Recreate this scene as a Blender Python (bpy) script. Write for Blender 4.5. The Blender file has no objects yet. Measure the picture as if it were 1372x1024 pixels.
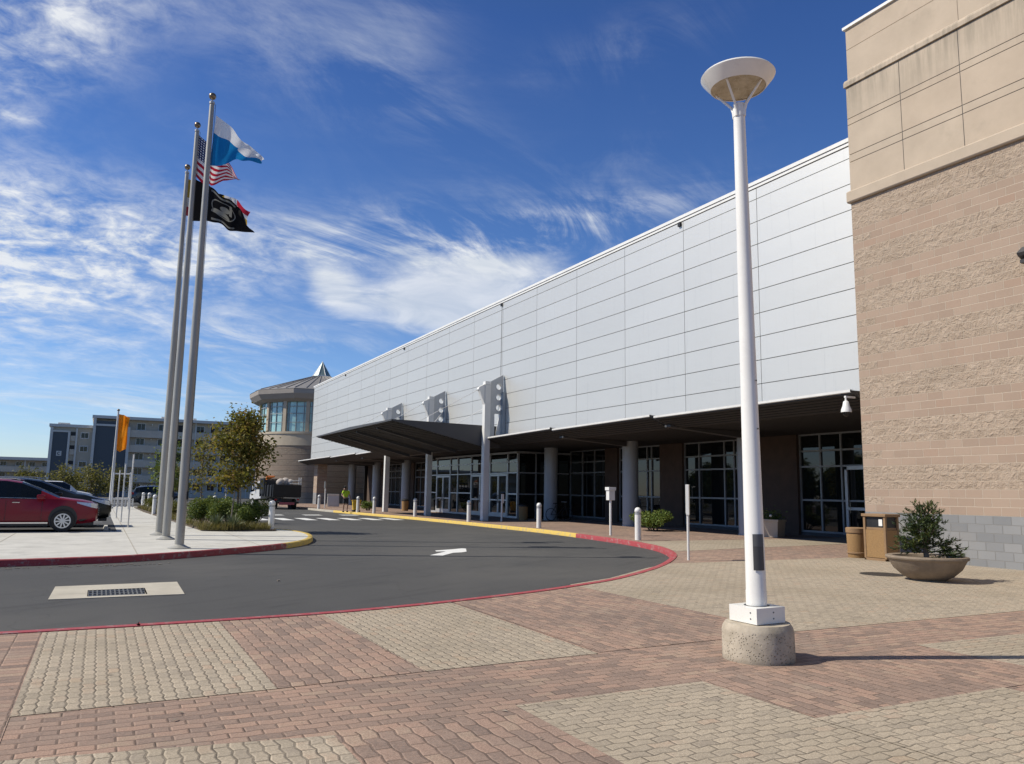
import bpy, bmesh, math, random
from mathutils import Vector, Matrix
random.seed(7)
R=math.radians; PI=math.pi
S=bpy.context.scene; COL=S.collection
sin,cos=math.sin,math.cos

# ---------------------------------------------------------------- node helpers
class NT:
    def __init__(s,nt): s.nt=nt
    def n(s,t,ins=None,**props):
        nd=s.nt.nodes.new('ShaderNode'+t)
        for k,v in props.items(): setattr(nd,k,v)
        for k,v in (ins or {}).items():
            sk=nd.inputs[k]
            if isinstance(v,bpy.types.NodeSocket): s.nt.links.new(v,sk)
            elif isinstance(v,bpy.types.Node): s.nt.links.new(v.outputs[0],sk)
            else: sk.default_value=v
        return nd
    def m(s,op,a,b=0.0,c=0.0,clamp=False):
        return s.n('Math',{0:a,1:b,2:c},operation=op,use_clamp=clamp).outputs[0]
    def vm(s,op,a,b=(0,0,0)):
        return s.n('VectorMath',{0:a,1:b},operation=op).outputs[0]
    def mix(s,f,a,b,blend='MIX'):
        nd=s.nt.nodes.new('ShaderNodeMix'); nd.data_type='RGBA'; nd.blend_type=blend
        for i,v in ((0,f),(6,a),(7,b)):
            if isinstance(v,bpy.types.NodeSocket): s.nt.links.new(v,nd.inputs[i])
            else: nd.inputs[i].default_value=v if i==0 else (tuple(v)+(1,))[:4]
        return nd.outputs[2]
    def ramp(s,f,stops,interp='LINEAR'):
        nd=s.n('ValToRGB',{0:f}); cr=nd.color_ramp; cr.interpolation=interp
        while len(cr.elements)<len(stops): cr.elements.new(0.5)
        for e,(p,c) in zip(cr.elements,stops):
            e.position=p; e.color=(tuple(c)+(1,))[:4] if not isinstance(c,(int,float)) else (c,c,c,1)
        return nd.outputs[0]
    def mr(s,v,a,b,c=0.0,d=1.0,smooth=True):
        return s.n('MapRange',{0:v,1:a,2:b,3:c,4:d},interpolation_type='SMOOTHSTEP' if smooth else 'LINEAR').outputs[0]
    def noise(s,vec,scale,detail=4,rough=.55,dist=0.0):
        return s.n('TexNoise',{'Vector':vec,'Scale':scale,'Detail':detail,'Roughness':rough,'Distortion':dist}).outputs[0]
    def pos(s): return s.n('NewGeometry').outputs['Position']
    def xyz(s,v):
        o=s.n('SeparateXYZ',{0:v}).outputs; return o[0],o[1],o[2]
    def comb(s,x,y,z=0.0): return s.n('CombineXYZ',{0:x,1:y,2:z}).outputs[0]
    def bump(s,h,strength=.5,dist=.01,normal=None):
        d={'Height':h,'Strength':strength,'Distance':dist}
        if normal: d['Normal']=normal
        return s.n('Bump',d).outputs[0]

def newmat(name):
    m=bpy.data.materials.new(name); m.use_nodes=True
    b=m.node_tree.nodes['Principled BSDF']
    return m,NT(m.node_tree),b
def setp(t,b,**k):
    for n,v in k.items():
        n={'base':'Base Color','rough':'Roughness','metal':'Metallic','normal':'Normal','spec':'Specular IOR Level','coat':'Coat Weight','sub':'Subsurface Weight'}.get(n,n)
        if isinstance(v,bpy.types.NodeSocket): t.nt.links.new(v,b.inputs[n])
        else: b.inputs[n].default_value=(tuple(v)+(1,))[:4] if isinstance(v,tuple) else v
def simple(name,c,rough=.5,metal=0.0,var=.12,scale=3.0,bump=0.0,bscale=40.0,spec=.5,coat=0.0,dirt=0.0):
    m,t,b=newmat(name); p=t.pos()
    n=t.noise(p,scale,6,.6)
    lo=tuple(x*(1-var) for x in c); hi=tuple(min(1,x*(1+var)) for x in c)
    col=t.ramp(n,[(.3,lo),(.7,hi)])
    if dirt>0:
        x,y,z=t.xyz(p)
        st=t.noise(t.comb(t.m('MULTIPLY',x,3.),t.m('MULTIPLY',y,3.),t.m('MULTIPLY',z,.35)),1.6,6,.65)
        col=t.mix(t.mr(st,.5,.75,0,dirt),col,tuple(x*.45 for x in c))
    setp(t,b,base=col,rough=t.mr(n,.2,.8,max(.02,rough-.07),min(1,rough+.08)),metal=metal,spec=spec,coat=coat)
    if bump>0: setp(t,b,normal=t.bump(t.noise(p,bscale,5,.65),.6,bump))
    return m

# ---------------------------------------------------------------- mesh helpers
ORG={}
class MB:
    def __init__(s): s.v=[]; s.f=[]; s.mi=[]; s.uv=[]; s.cur=0
    def add(s,vs,fs,uvs=None):
        o=len(s.v); s.v+= [tuple(x) for x in vs]
        for i,f in enumerate(fs):
            s.f.append(tuple(o+k for k in f)); s.mi.append(s.cur); s.uv.append(uvs[i] if uvs else None)
        return s
    def box(s,x0,x1,y0,y1,z0,z1,M=None):
        vs=[Vector((x,y,z)) for x in (x0,x1) for y in (y0,y1) for z in (z0,z1)]
        if M: vs=[M@v for v in vs]
        return s.add(vs,[(0,1,3,2),(4,6,7,5),(0,4,5,1),(2,3,7,6),(0,2,6,4),(1,5,7,3)])
    def quad(s,a,b,c,d): return s.add([a,b,c,d],[(0,1,2,3)],[[(0,0),(1,0),(1,1),(0,1)]])
    def prism(s,pts,a0,a1,ax='z'):
        n=len(pts)
        def p(q,h): return (q[0],q[1],h) if ax=='z' else ((q[0],h,q[1]) if ax=='y' else (h,q[0],q[1]))
        vs=[p(q,a0) for q in pts]+[p(q,a1) for q in pts]
        return s.add(vs,[tuple(range(n))[::-1],tuple(range(n,2*n))]+[(i,(i+1)%n,n+(i+1)%n,n+i) for i in range(n)])
    def tube(s,p0,p1,r0,r1=None,n=10,caps=True):
        r1=r0 if r1 is None else r1
        p0,p1=Vector(p0),Vector(p1); d=(p1-p0)
        if d.length<1e-6: return s
        q=d.to_track_quat('Z','Y'); vs=[]
        for p,r in ((p0,r0),(p1,r1)):
            for i in range(n):
                a=2*PI*i/n; vs.append(p+q@Vector((r*cos(a),r*sin(a),0)))
        fs=[(i,(i+1)%n,n+(i+1)%n,n+i) for i in range(n)]
        if caps: fs+=[tuple(range(n))[::-1],tuple(range(n,2*n))]
        return s.add(vs,fs)
    def path(s,pts,r,n=8):
        rs=r if isinstance(r,(list,tuple)) else [r]*len(pts)
        for i in range(len(pts)-1): s.tube(pts[i],pts[i+1],rs[i],rs[i+1],n)
        return s
    def lathe(s,prof,c=(0,0),n=32,a0=0.0,a1=2*PI,uvr=None):
        full=abs(a1-a0-2*PI)<1e-6; k=n if full else n+1
        vs=[(c[0]+r*cos(a0+(a1-a0)*i/n),c[1]+r*sin(a0+(a1-a0)*i/n),z) for r,z in prof for i in range(k)]
        fs=[];uv=[]
        for j in range(len(prof)-1):
            for i in range(n):
                i2=(i+1)%k
                fs.append((j*k+i,j*k+i2,(j+1)*k+i2,(j+1)*k+i))
                rr=uvr or 1; u0=(a1-a0)*i/n*rr; u1=(a1-a0)*(i+1)/n*rr
                uv.append([(u0,prof[j][1]),(u1,prof[j][1]),(u1,prof[j+1][1]),(u0,prof[j+1][1])])
        return s.add(vs,fs,uv)
    def sphere(s,c,r,n=14,m=8,sz=1.0):
        prof=[(max(1e-4,r*sin(PI*j/m)),c[2]-sz*r*cos(PI*j/m)) for j in range(m+1)]
        return s.lathe(prof,(c[0],c[1]),n)
    def disc(s,c,nrm,r,n=20,th=.02):
        c=Vector(c); nn=Vector(nrm).normalized(); return s.tube(c,c+nn*th,r,r,n)
    def grid(s,fn,nu,nv):
        vs=[fn(i/nu,j/nv) for j in range(nv+1) for i in range(nu+1)]
        fs=[];uv=[];w=nu+1
        for j in range(nv):
            for i in range(nu):
                fs.append((j*w+i,j*w+i+1,(j+1)*w+i+1,(j+1)*w+i))
                uv.append([(i/nu,j/nv),((i+1)/nu,j/nv),((i+1)/nu,(j+1)/nv),(i/nu,(j+1)/nv)])
        return s.add(vs,fs,uv)
    def leaf(s,c,size,up=None,asp=.55):
        d=Vector((random.gauss(0,1),random.gauss(0,1),random.gauss(0,.7)))
        if up: d=d*(1-up)+Vector((0,0,1.4))*up
        d.normalize(); q=d.cross(Vector((random.gauss(0,1),random.gauss(0,1),random.gauss(0,1))))
        if q.length<1e-3: return
        q.normalize(); a=size*(.7+.6*random.random()); b=a*asp; c=Vector(c)
        s.add([c-d*a*.5,c+q*b*.5,c+d*a*.5,c-q*b*.5],[(0,1,2,3)])
    def blade(s,base,tip,w,sag=.2,n=3):
        b,t=Vector(base),Vector(tip); side=(t-b).cross(Vector((0,0,1)))
        if side.length<1e-3: side=Vector((1,0,0))
        side.normalize(); vs=[]
        for i in range(n+1):
            u=i/n; p=b.lerp(t,u)+Vector((0,0,sag*4*u*(1-u)*.5)); ww=w*(1-u)**.7
            vs+=[p-side*ww,p+side*ww]
        s.add(vs,[(2*i,2*i+1,2*i+3,2*i+2) for i in range(n)])
    def build(s,name,mats,parent=None,smooth=None,bev=0.0,loc=None):
        mats=mats if isinstance(mats,(list,tuple)) else [mats]
        off=Vector(ORG.get(parent.name,(0,0,0))) if parent else Vector(loc or (0,0,0))
        me=bpy.data.meshes.new(name); me.from_pydata([tuple(Vector(v)-off) for v in s.v],[],s.f)
        for m in mats: me.materials.append(m)
        me.polygons.foreach_set('material_index',s.mi)
        if any(u is not None for u in s.uv):
            ul=me.uv_layers.new(name='UVMap').data
            for p,u in zip(me.polygons,s.uv):
                if u:
                    for k,li in enumerate(p.loop_indices): ul[li].uv=u[k]
        if smooth is not None:
            me.polygons.foreach_set('use_smooth',[True]*len(me.polygons)); me.set_sharp_from_angle(angle=R(smooth))
        me.update()
        o=bpy.data.objects.new(name,me); COL.objects.link(o)
        if parent: o.parent=parent
        else: o.location=off
        ORG[o.name]=tuple(off)
        if bev>0:
            b=o.modifiers.new('Bevel','BEVEL'); b.width=bev; b.segments=2; b.limit_method='ANGLE'; b.angle_limit=R(40)
        return o
def cut_holes(o,centres,r):
    off=Vector(ORG[o.name]); c=MB()
    for x,y,z in centres: c.tube((x,y-1,z),(x,y+1,z),r,r,28)
    co=c.build('cutter',[],None); m=o.modifiers.new('Cut','BOOLEAN'); m.object=co; m.operation='DIFFERENCE'; m.solver='EXACT'
    sv=o.parent; o.parent=None; o.location=off; bpy.context.view_layer.update()
    me=bpy.data.meshes.new_from_object(o.evaluated_get(bpy.context.evaluated_depsgraph_get()))
    o.modifiers.clear(); o.data=me; o.parent=sv; o.location=(0,0,0); bpy.data.objects.remove(co)
def thing(name,label,cat,loc=(0,0,0),group=None):
    o=bpy.data.objects.new(name,None); COL.objects.link(o); o.location=loc; o.empty_display_size=.2
    ORG[o.name]=tuple(loc); return tag(o,label,cat,group)
def tag(o,label,cat,group=None,kind=None):
    o['label']=label; o['category']=cat
    if group: o['group']=group
    if kind: o['kind']=kind
    return o
def struct(o,kind='structure'): o['kind']=kind; return o
def copy_tree(o,parent=None):
    c=o.copy(); COL.objects.link(c); c.parent=parent if parent else None
    for ch in list(o.children): copy_tree(ch,c)
    return c
def recalc(o):
    bm=bmesh.new(); bm.from_mesh(o.data); bmesh.ops.recalc_face_normals(bm,faces=bm.faces); bm.to_mesh(o.data); bm.free(); return o

# ---------------------------------------------------------------- materials
def paver(name,stops,swap,bw,rh,zig,dirtc):
    m,t,b=newmat(name); p=t.pos(); x,y,z=t.xyz(p)
    u,v=(y,x) if swap else (x,y)
    wob=t.noise(p,9.,2,.5)
    tri=t.m('PINGPONG',u,bw*.5)
    v=t.m('ADD',v,t.m('MULTIPLY',t.m('SUBTRACT',tri,bw*.25),zig))
    v=t.m('ADD',v,t.m('MULTIPLY',t.m('SUBTRACT',wob,.5),.012))
    bv=t.comb(u,v)
    br=t.n('TexBrick',{'Vector':bv,'Color1':(0,0,0,1),'Color2':(1,1,1,1),'Mortar':(.5,.5,.5,1),'Scale':1.0,'Mortar Size':.0055,'Mortar Smooth':.7,'Bias':0.0,'Brick Width':bw,'Row Height':rh},offset=.5)
    pil=t.n('TexBrick',{'Vector':bv,'Scale':1.0,'Mortar Size':.015,'Mortar Smooth':1.0,'Bias':0.0,'Brick Width':bw,'Row Height':rh},offset=.5).outputs[1]
    tint,fac=br.outputs[0],br.outputs[1]
    big=t.noise(p,.55,4,.6); mid=t.noise(p,2.2,4,.6)
    tt=t.m('ADD',t.m('MULTIPLY',tint,.8),t.m('MULTIPLY',t.mr(mid,.3,.7),.2))
    col=t.ramp(tt,stops)
    grit=t.noise(p,85.,5,.8)
    gr2=t.noise(p,38.,4,.7)
    col=t.mix(t.mr(gr2,.38,.68,0,.35),col,tuple(c*1.25 for c in stops[len(stops)//2][1]))
    col=t.mix(t.mr(grit,.40,.62,0,.62),col,tuple(c*.45 for c in stops[len(stops)//2][1]))
    col=t.mix(t.mr(big,.42,.72,0,.45),col,dirtc)
    sand=t.noise(p,1.1,6,.7); col=t.mix(t.mr(sand,.52,.75,0,.22),col,(.46,.39,.31))
    spot=t.n('TexVoronoi',{'Vector':p,'Scale':1.7},feature='F1').outputs[0]
    col=t.mix(t.mr(spot,.04,.02,0,.4),col,(.08,.07,.06))
    edge=t.noise(p,5.,3,.6)
    col=t.mix(t.m('MULTIPLY',fac,t.mr(edge,.3,.7,.3,.95)),col,(.05,.04,.031))
    h=t.m('ADD',t.m('MULTIPLY',t.m('SUBTRACT',1.,pil),1.0),t.m('ADD',t.m('MULTIPLY',t.m('ADD',grit,gr2),.22),t.m('MULTIPLY',tint,.5)))
    setp(t,b,base=col,rough=.9,spec=.25,normal=t.bump(h,.62,.009))
    return m
RUST=[(0,(.165,.13,.112)),(.2,(.245,.188,.156)),(.5,(.36,.255,.2)),(.72,(.42,.28,.212)),(.86,(.41,.315,.235)),(1,(.455,.265,.205))]
CREAM=[(0,(.28,.235,.19)),(.15,(.37,.315,.245)),(.5,(.445,.375,.285)),(.8,(.475,.40,.305)),(.92,(.46,.34,.25)),(1,(.50,.395,.26))]
M={}
M['rust']=paver('rust_pavers',RUST,False,.205,.102,.12,(.17,.135,.115))
M['rust_edge']=paver('rust_edge_pavers',RUST,True,.112,.205,.06,(.2,.15,.125))
M['rust_sq']=paver('rust_square_pavers',RUST,True,.215,.11,.14,(.18,.14,.12))
M['cream']=paver('cream_pavers',CREAM,True,.165,.088,.2,(.25,.21,.15))
M['cream_far']=paver('cream_pavers_plain',CREAM,False,.17,.088,.22,(.27,.225,.16))

def asphalt():
    m,t,b=newmat('asphalt'); p=t.pos(); x,y,z=t.xyz(p)
    fine=t.noise(p,140.,3,.75); big=t.noise(p,.35,5,.6)
    streak=t.noise(t.comb(t.m('MULTIPLY',t.m('ADD',x,t.m('MULTIPLY',y,.6)),.45),t.m('MULTIPLY',t.m('SUBTRACT',y,t.m('MULTIPLY',x,.6)),3.0)),.8,6,.6)
    c=t.ramp(fine,[(.25,(.034,.034,.034)),(.55,(.074,.0735,.0725)),(.85,(.155,.152,.147))])
    c=t.mix(t.mr(big,.35,.7,0,.4),c,(.09,.088,.085))
    c=t.mix(t.mr(streak,.5,.72,0,.4),c,(.03,.03,.031))
    oil=t.noise(p,1.3,5,.7); c=t.mix(t.mr(oil,.62,.74,0,.55),c,(.028,.028,.028)); dust=t.noise(p,.16,4,.6); c=t.mix(t.mr(dust,.45,.65,0,.35),c,(.12,.115,.105))
    crack=t.n('TexVoronoi',{'Vector':t.vm('ADD',p,t.n('TexNoise',{'Vector':p,'Scale':1.5}).outputs[1]),'Scale':.16},feature='DISTANCE_TO_EDGE').outputs[0]
    c=t.mix(t.mr(crack,.003,.001,0,.22),c,(.02,.02,.02))
    setp(t,b,base=c,rough=.85,spec=.3,normal=t.bump(fine,.55,.006)); return m
M['asphalt']=asphalt()
def concrete(name,c,jx=None,jy=None):
    m,t,b=newmat(name); p=t.pos(); x,y,z=t.xyz(p)
    n=t.noise(p,1.3,7,.65); g=t.noise(p,120.,3,.7)
    col=t.ramp(n,[(.25,tuple(k*.78 for k in c)),(.6,c),(.85,tuple(min(1,k*1.1) for k in c))])
    col=t.mix(t.mr(g,.5,.8,0,.25),col,tuple(k*.6 for k in c))
    st=t.noise(t.comb(x,y,0.),.9,6,.72); col=t.mix(t.mr(st,.52,.7,0,.5),col,tuple(k*.55 for k in c))
    setp(t,b,base=col,rough=.85,spec=.3,normal=t.bump(g,.4,.004)); return m
M['concrete']=concrete('apron_concrete',(.56,.545,.50))
M['pad']=concrete('drain_pad_concrete',(.50,.46,.38))
def pitted():
    m,t,b=newmat('pitted_concrete'); p=t.pos(); x,y,z=t.xyz(p)
    v=t.n('TexVoronoi',{'Vector':p,'Scale':46.},feature='F1').outputs[0]
    n=t.noise(p,7.,7,.65); pz=t.m('MULTIPLY',t.mr(v,.3,.16),t.mr(t.noise(p,5.,3),.42,.56))
    pz=t.m('MULTIPLY',pz,t.mr(z,.28,.24))
    c=t.ramp(n,[(.25,(.32,.275,.21)),(.55,(.46,.40,.315)),(.8,(.56,.49,.39))])
    c=t.mix(t.m('MULTIPLY',pz,.6),c,(.17,.14,.105))
    c=t.mix(t.mr(z,.05,.0,0,.5),c,(.18,.15,.12))
    setp(t,b,base=c,rough=.9,spec=.2,normal=t.bump(t.m('ADD',t.m('MULTIPLY',pz,-1.),t.m('MULTIPLY',n,.5)),.9,.015)); return m
M['pitted']=pitted()
def paint_kerb(name,c):
    m,t,b=newmat(name); p=t.pos(); n=t.noise(p,6.,8,.7); g=t.noise(p,60.,4,.7)
    wear=t.mr(t.m('ADD',n,t.m('MULTIPLY',g,.35)),.70,.82,0,.7)
    col=t.ramp(g,[(.3,tuple(k*.75 for k in c)),(.7,tuple(min(1,k*1.15) for k in c))])
    setp(t,b,base=t.mix(wear,col,(.3,.27,.24)),rough=.65,normal=t.bump(g,.4,.006)); return m
M['red_kerb']=paint_kerb('red_kerb_paint',(.34,.045,.052)); M['yellow_kerb']=paint_kerb('yellow_kerb_paint',(.66,.46,.09))
M['old_kerb']=concrete('plain_kerb',(.4,.37,.31))
def worn_white():
    m,t,b=newmat('road_paint'); p=t.pos(); g=t.noise(p,25.,6,.75)
    setp(t,b,base=t.mix(t.mr(g,.58,.7,0,.7),(.72,.72,.70),(.2,.2,.2)),rough=.7); return m
M['roadpaint']=worn_white()
def ground_far():
    m,t,b=newmat('far_ground'); p=t.pos(); n=t.noise(p,.05,6,.6)
    setp(t,b,base=t.ramp(n,[(.35,(.06,.06,.058)),(.65,(.10,.095,.085))]),rough=.95); return m
M['ground']=ground_far()
def soil():
    m,t,b=newmat('mulch'); p=t.pos(); n=t.noise(p,28.,6,.75)
    setp(t,b,base=t.ramp(n,[(.3,(.04,.03,.022)),(.6,(.14,.11,.08)),(.8,(.26,.22,.17))]),rough=1.,normal=t.bump(n,1.,.03)); return m
M['soil']=soil()

def block_wall(name,uv=False,drum=False):
    """split-face / smooth banded masonry"""
    m,t,b=newmat(name)
    if uv:
        x,y,_=t.xyz(t.n('UVMap').outputs[0]); u,v=x,y; p=t.comb(u,v)
        corner=0.0
    else:
        g=t.n('NewGeometry'); p=g.outputs['Position']; x,y,z=t.xyz(p)
        nx,_,_=t.xyz(g.outputs['Normal']); side=t.m('GREATER_THAN',t.m('ABSOLUTE',nx),.5)
        u=t.m('ADD',t.m('MULTIPLY',y,side),t.m('MULTIPLY',x,t.m('SUBTRACT',1.,side))); v=z
        corner=t.m('GREATER_THAN',y,13.72)
    z0=1.155; ch=.198
    vv=t.m('SUBTRACT',v,z0)
    grey=t.m('LESS_THAN',v,z0)
    row=t.m('FLOOR',t.m('DIVIDE',vv,ch)); k=t.m('FLOORED_MODULO',row,6.)
    smooth=t.m('MULTIPLY',t.m('LESS_THAN',k,2.5),t.m('LESS_THAN',row,38.5))
    if not uv:
        q=t.m('MULTIPLY',corner,t.m('COMPARE',k,1.,.1)); smooth=t.m('MULTIPLY',smooth,t.m('SUBTRACT',1.,q))
    br=t.n('TexBrick',{'Vector':t.comb(u,vv),'Color1':(0,0,0,1),'Color2':(1,1,1,1),'Mortar':(.5,.5,.5,1),'Scale':1.,'Mortar Size':.0085,'Mortar Smooth':.25,'Bias':0.,'Brick Width':.405,'Row Height':ch},offset=.5)
    tint,fac=br.outputs[0],br.outputs[1]
    pp=t.comb(u,v,0.)
    rock=t.noise(pp,6.5,6,.55,.8); rock2=t.noise(pp,26.,5,.65); g=t.noise(pp,90.,3,.7); big=t.noise(pp,.7,4,.6)
    sm=t.ramp(tint,[(0,(.335,.25,.192)),(.5,(.368,.274,.21)),(.85,(.385,.292,.225)),(1,(.355,.25,.188))])
    ro=t.ramp(t.m('ADD',t.m('MULTIPLY',rock,.75),t.m('MULTIPLY',tint,.25)),[(.2,(.35,.272,.205)),(.5,(.415,.324,.247)),(.8,(.46,.368,.287))])
    col=t.mix(smooth,ro,sm)
    gr=t.ramp(t.m('ADD',t.m('MULTIPLY',tint,.5),t.m('MULTIPLY',big,.5)),[(.2,(.20,.205,.21)),(.8,(.285,.285,.285))])
    col=t.mix(grey,col,gr)
    col=t.mix(t.mr(g,.5,.8,0,.3),col,t.mix(.5,col,(.15,.12,.09)))
    mort=t.mix(grey,(.56,.47,.37),(.24,.235,.225))
    ms=t.m('MULTIPLY',fac,t.m('ADD',.62,t.m('MULTIPLY',smooth,.32)))
    ms=t.m('MAXIMUM',ms,t.m('MULTIPLY',t.m('MULTIPLY',fac,grey),.85))
    col=t.mix(ms,col,mort)
    col=t.mix(t.mr(big,.5,.8,0,.25),col,(.25,.2,.15))
    if drum:
        col=t.mix(.45,col,(.20,.17,.135)); col=t.mix(t.mr(t.m('PINGPONG',t.m('ADD',v,.1),.3),.05,.0,0,.6),col,(.09,.075,.06))
    rough_h=t.m('MULTIPLY',t.m('ADD',rock,t.m('MULTIPLY',rock2,.35)),t.m('MULTIPLY',t.m('SUBTRACT',1.,smooth),t.m('SUBTRACT',1.,grey)))
    rough_h=t.m('MULTIPLY',rough_h,t.m('SUBTRACT',1.,t.m('MULTIPLY',fac,.8)))
    h=t.m('ADD',t.m('MULTIPLY',rough_h,1.45),t.m('ADD',t.m('MULTIPLY',fac,-.32),t.m('MULTIPLY',g,.05)))
    setp(t,b,base=col,rough=.92,spec=.2,normal=t.bump(h,.9,.06)); return m
M['block']=block_wall('banded_block_masonry'); M['drum']=block_wall('round_tower_masonry',True,True)
def stucco(name,c,stain):
    m,t,b=newmat(name); p=t.pos(); x,y,z=t.xyz(p)
    n=t.noise(p,1.1,6,.6); g=t.noise(p,160.,3,.7)
    col=t.ramp(n,[(.3,tuple(k*.9 for k in c)),(.7,tuple(k*1.07 for k in c))])
    isl=t.n('NewGeometry').outputs['Random Per Island']
    col=t.mix(t.mr(isl,0.,1.,0,.12,False),col,(.52,.36,.25))
    if stain:
        s=t.noise(t.comb(t.m('MULTIPLY',x,2.),t.m('MULTIPLY',y,5.),t.m('MULTIPLY',z,.4)),1.,6,.7)
        top=t.mr(z,11.6,13.25)
        low=t.m('LESS_THAN',z,13.29)
        f=t.m('MULTIPLY',t.m('MULTIPLY',t.mr(s,.36,.68),top),low)
        col=t.mix(t.m('MULTIPLY',f,.6),col,(.22,.195,.155))
        s2=t.noise(p,.8,5,.7); col=t.mix(t.m('MULTIPLY',t.mr(s2,.55,.75),.3),col,(.3,.26,.2))
    setp(t,b,base=col,rough=.95,spec=.15,normal=t.bump(g,.35,.004)); return m
M['stucco']=stucco('tan_stucco',(.48,.40,.312),True); M['stucco2']=stucco('beige_stucco',(.50,.43,.33),False)
def metal_panel():
    m,t,b=newmat('silver_wall_panel'); g=t.n('NewGeometry'); p=g.outputs['Position']; isl=g.outputs['Random Per Island']
    x,y,z=t.xyz(p); n=t.noise(t.comb(0.,t.m('MULTIPLY',y,.5),t.m('MULTIPLY',z,.8)),.6,4,.55)
    wave=t.noise(t.comb(0.,t.m('MULTIPLY',y,.7),t.m('MULTIPLY',z,1.6)),.8,2,.5)
    col=t.mix(isl,(.605,.60,.57),(.63,.625,.595)); col=t.mix(t.mr(n,.4,.7,0,.25),col,(.575,.57,.545))
    st=t.noise(t.comb(0.,t.m('MULTIPLY',y,6.),t.m('MULTIPLY',z,.25)),1.,5,.7); col=t.mix(t.mr(st,.55,.8,0,.3),col,(.36,.37,.37))
    setp(t,b,base=col,rough=.5,metal=.5,spec=.5,normal=t.bump(wave,.16,.03)); return m
M['panel']=metal_panel()
M['seam']=simple('dark_seam',(.10,.105,.11),.8)
M['white_metal']=simple('white_painted_metal',(.77,.76,.725),.38,0,.04,2.,spec=.5,dirt=.18)
M['white_gloss']=simple('white_lamp_paint',(.79,.775,.73),.3,0,.04,2.,dirt=.12)
M['lightgrey']=simple('light_grey_metal',(.69,.68,.65),.5,.0,.06,2.,dirt=.2)
M['fin']=simple('fin_grey_metal',(.45,.465,.48),.45,.3,.08,1.5,dirt=.25)
M['colgrey']=simple('column_grey',(.33,.36,.385),.5,.1,.06,1.5,dirt=.25)
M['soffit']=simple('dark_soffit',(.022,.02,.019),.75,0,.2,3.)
M['fascia']=simple('canopy_plate',(.075,.075,.078),.6,.2,.1,1.)
M['alu']=simple('aluminium',(.55,.57,.58),.4,.5,.06,2.)
M['alu_dark']=simple('window_aluminium',(.30,.32,.33),.5,.3,.08,2.)
M['steel']=simple('galvanised_steel',(.46,.46,.45),.45,.45,.1,4.,dirt=.2)
M['poleal']=simple('flagpole_aluminium',(.36,.35,.315),.45,.15,.08,1.5,dirt=.25)
M['ball']=simple('bronze_ball',(.22,.17,.12),.35,.8)
def glass(name,c,rough=.02,spec=.45):
    m,t,b=newmat(name); p=t.pos(); w=t.noise(p,.45,2,.5)
    g=t.noise(p,3.,4,.6)
    setp(t,b,base=t.mix(g,c,tuple(k*1.8+.002 for k in c)),rough=rough,spec=spec,normal=t.bump(w,.05,.04)); return m
M['glass']=glass('dark_glass',(.006,.0075,.008)); M['teal']=glass('teal_glass',(.22,.38,.38),.05,1.0)
M['carglass']=glass('car_glass',(.006,.007,.008),.03)
M['black']=simple('black_plastic',(.016,.016,.017),.5,0,.2)
M['rubber']=simple('tyre_rubber',(.022,.022,.022),.85,0,.2,12.)
M['rim']=simple('alloy_rim',(.55,.55,.56),.3,.8,.05)
M['chrome']=simple('chrome',(.65,.65,.66),.15,1.,.03)
M['red_car']=simple('red_car_paint',(.17,.004,.014),.34,.0,.06,1.5,spec=.35,coat=.12)
M['black_car']=simple('black_car_paint',(.005,.0052,.0055),.3,.0,.1,1.5,spec=.35,coat=.15)
M['white_car']=simple('white_car_paint',(.7,.7,.7),.3,0,.05,1.5,coat=.6)
M['navy_car']=simple('dark_car_paint',(.03,.035,.045),.25,.2,.1,1.5,coat=1.)
M['lens']=simple('headlight_lens',(.55,.57,.6),.12,.4,.2,20.)
M['redlens']=simple('tail_lens',(.4,.02,.02),.2)
M['bowl']=simple('cast_bowl',(.23,.18,.13),.8,0,.2,4.,bump=.01,bscale=60.,dirt=.4)
M['agg']=simple('sand_aggregate',(.29,.175,.075),.95,0,.35,90.,bump=.012,bscale=110.)
M['shadeblock']=simple('shaded_brown_block',(.09,.062,.047),.9,0,.2,2.5)  # brown pier block, with the recess's deep shade put into its base colour
M['brown']=simple('brown_trim',(.25,.155,.08),.8,0,.15,4.)
M['bark']=simple('bark',(.16,.125,.09),.95,0,.35,12.,bump=.02,bscale=25.)
M['stake']=simple('tree_stake_wood',(.28,.24,.19),.9,0,.25,8.)
def foliage(name,stops,trans=.25,rough=.6):
    m,t,b=newmat(name); g=t.n('NewGeometry'); n=t.noise(g.outputs['Position'],1.6,3,.6)
    f=t.m('ADD',t.m('MULTIPLY',g.outputs['Random Per Island'],.6),t.m('MULTIPLY',t.mr(n,.3,.7),.4))
    c=t.ramp(f,stops); setp(t,b,base=c,rough=rough,spec=.3)
    out=t.nt.nodes['Material Output']; tr=t.n('BsdfTranslucent',{'Color':t.mix(.35,c,(.3,.3,.02))})
    mx=t.n('MixShader',{0:trans,1:b.outputs[0],2:tr.outputs[0]}); t.nt.links.new(mx.outputs[0],out.inputs[0]); return m
M['sycamore']=foliage('autumn_leaves',[(0,(.06,.07,.015)),(.35,(.13,.13,.028)),(.6,(.21,.175,.04)),(.8,(.27,.17,.05)),(1,(.22,.10,.04))],.4)
M['shrub']=foliage('dark_shrub_leaves',[(0,(.03,.06,.015)),(.5,(.08,.13,.028)),(1,(.20,.24,.05))])
M['shrub_light']=foliage('light_shrub_leaves',[(0,(.05,.09,.02)),(.5,(.12,.18,.035)),(1,(.24,.27,.07))])
M['yshrub']=foliage('olive_leaves',[(0,(.05,.06,.015)),(.5,(.10,.11,.025)),(1,(.19,.16,.04))])
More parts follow.
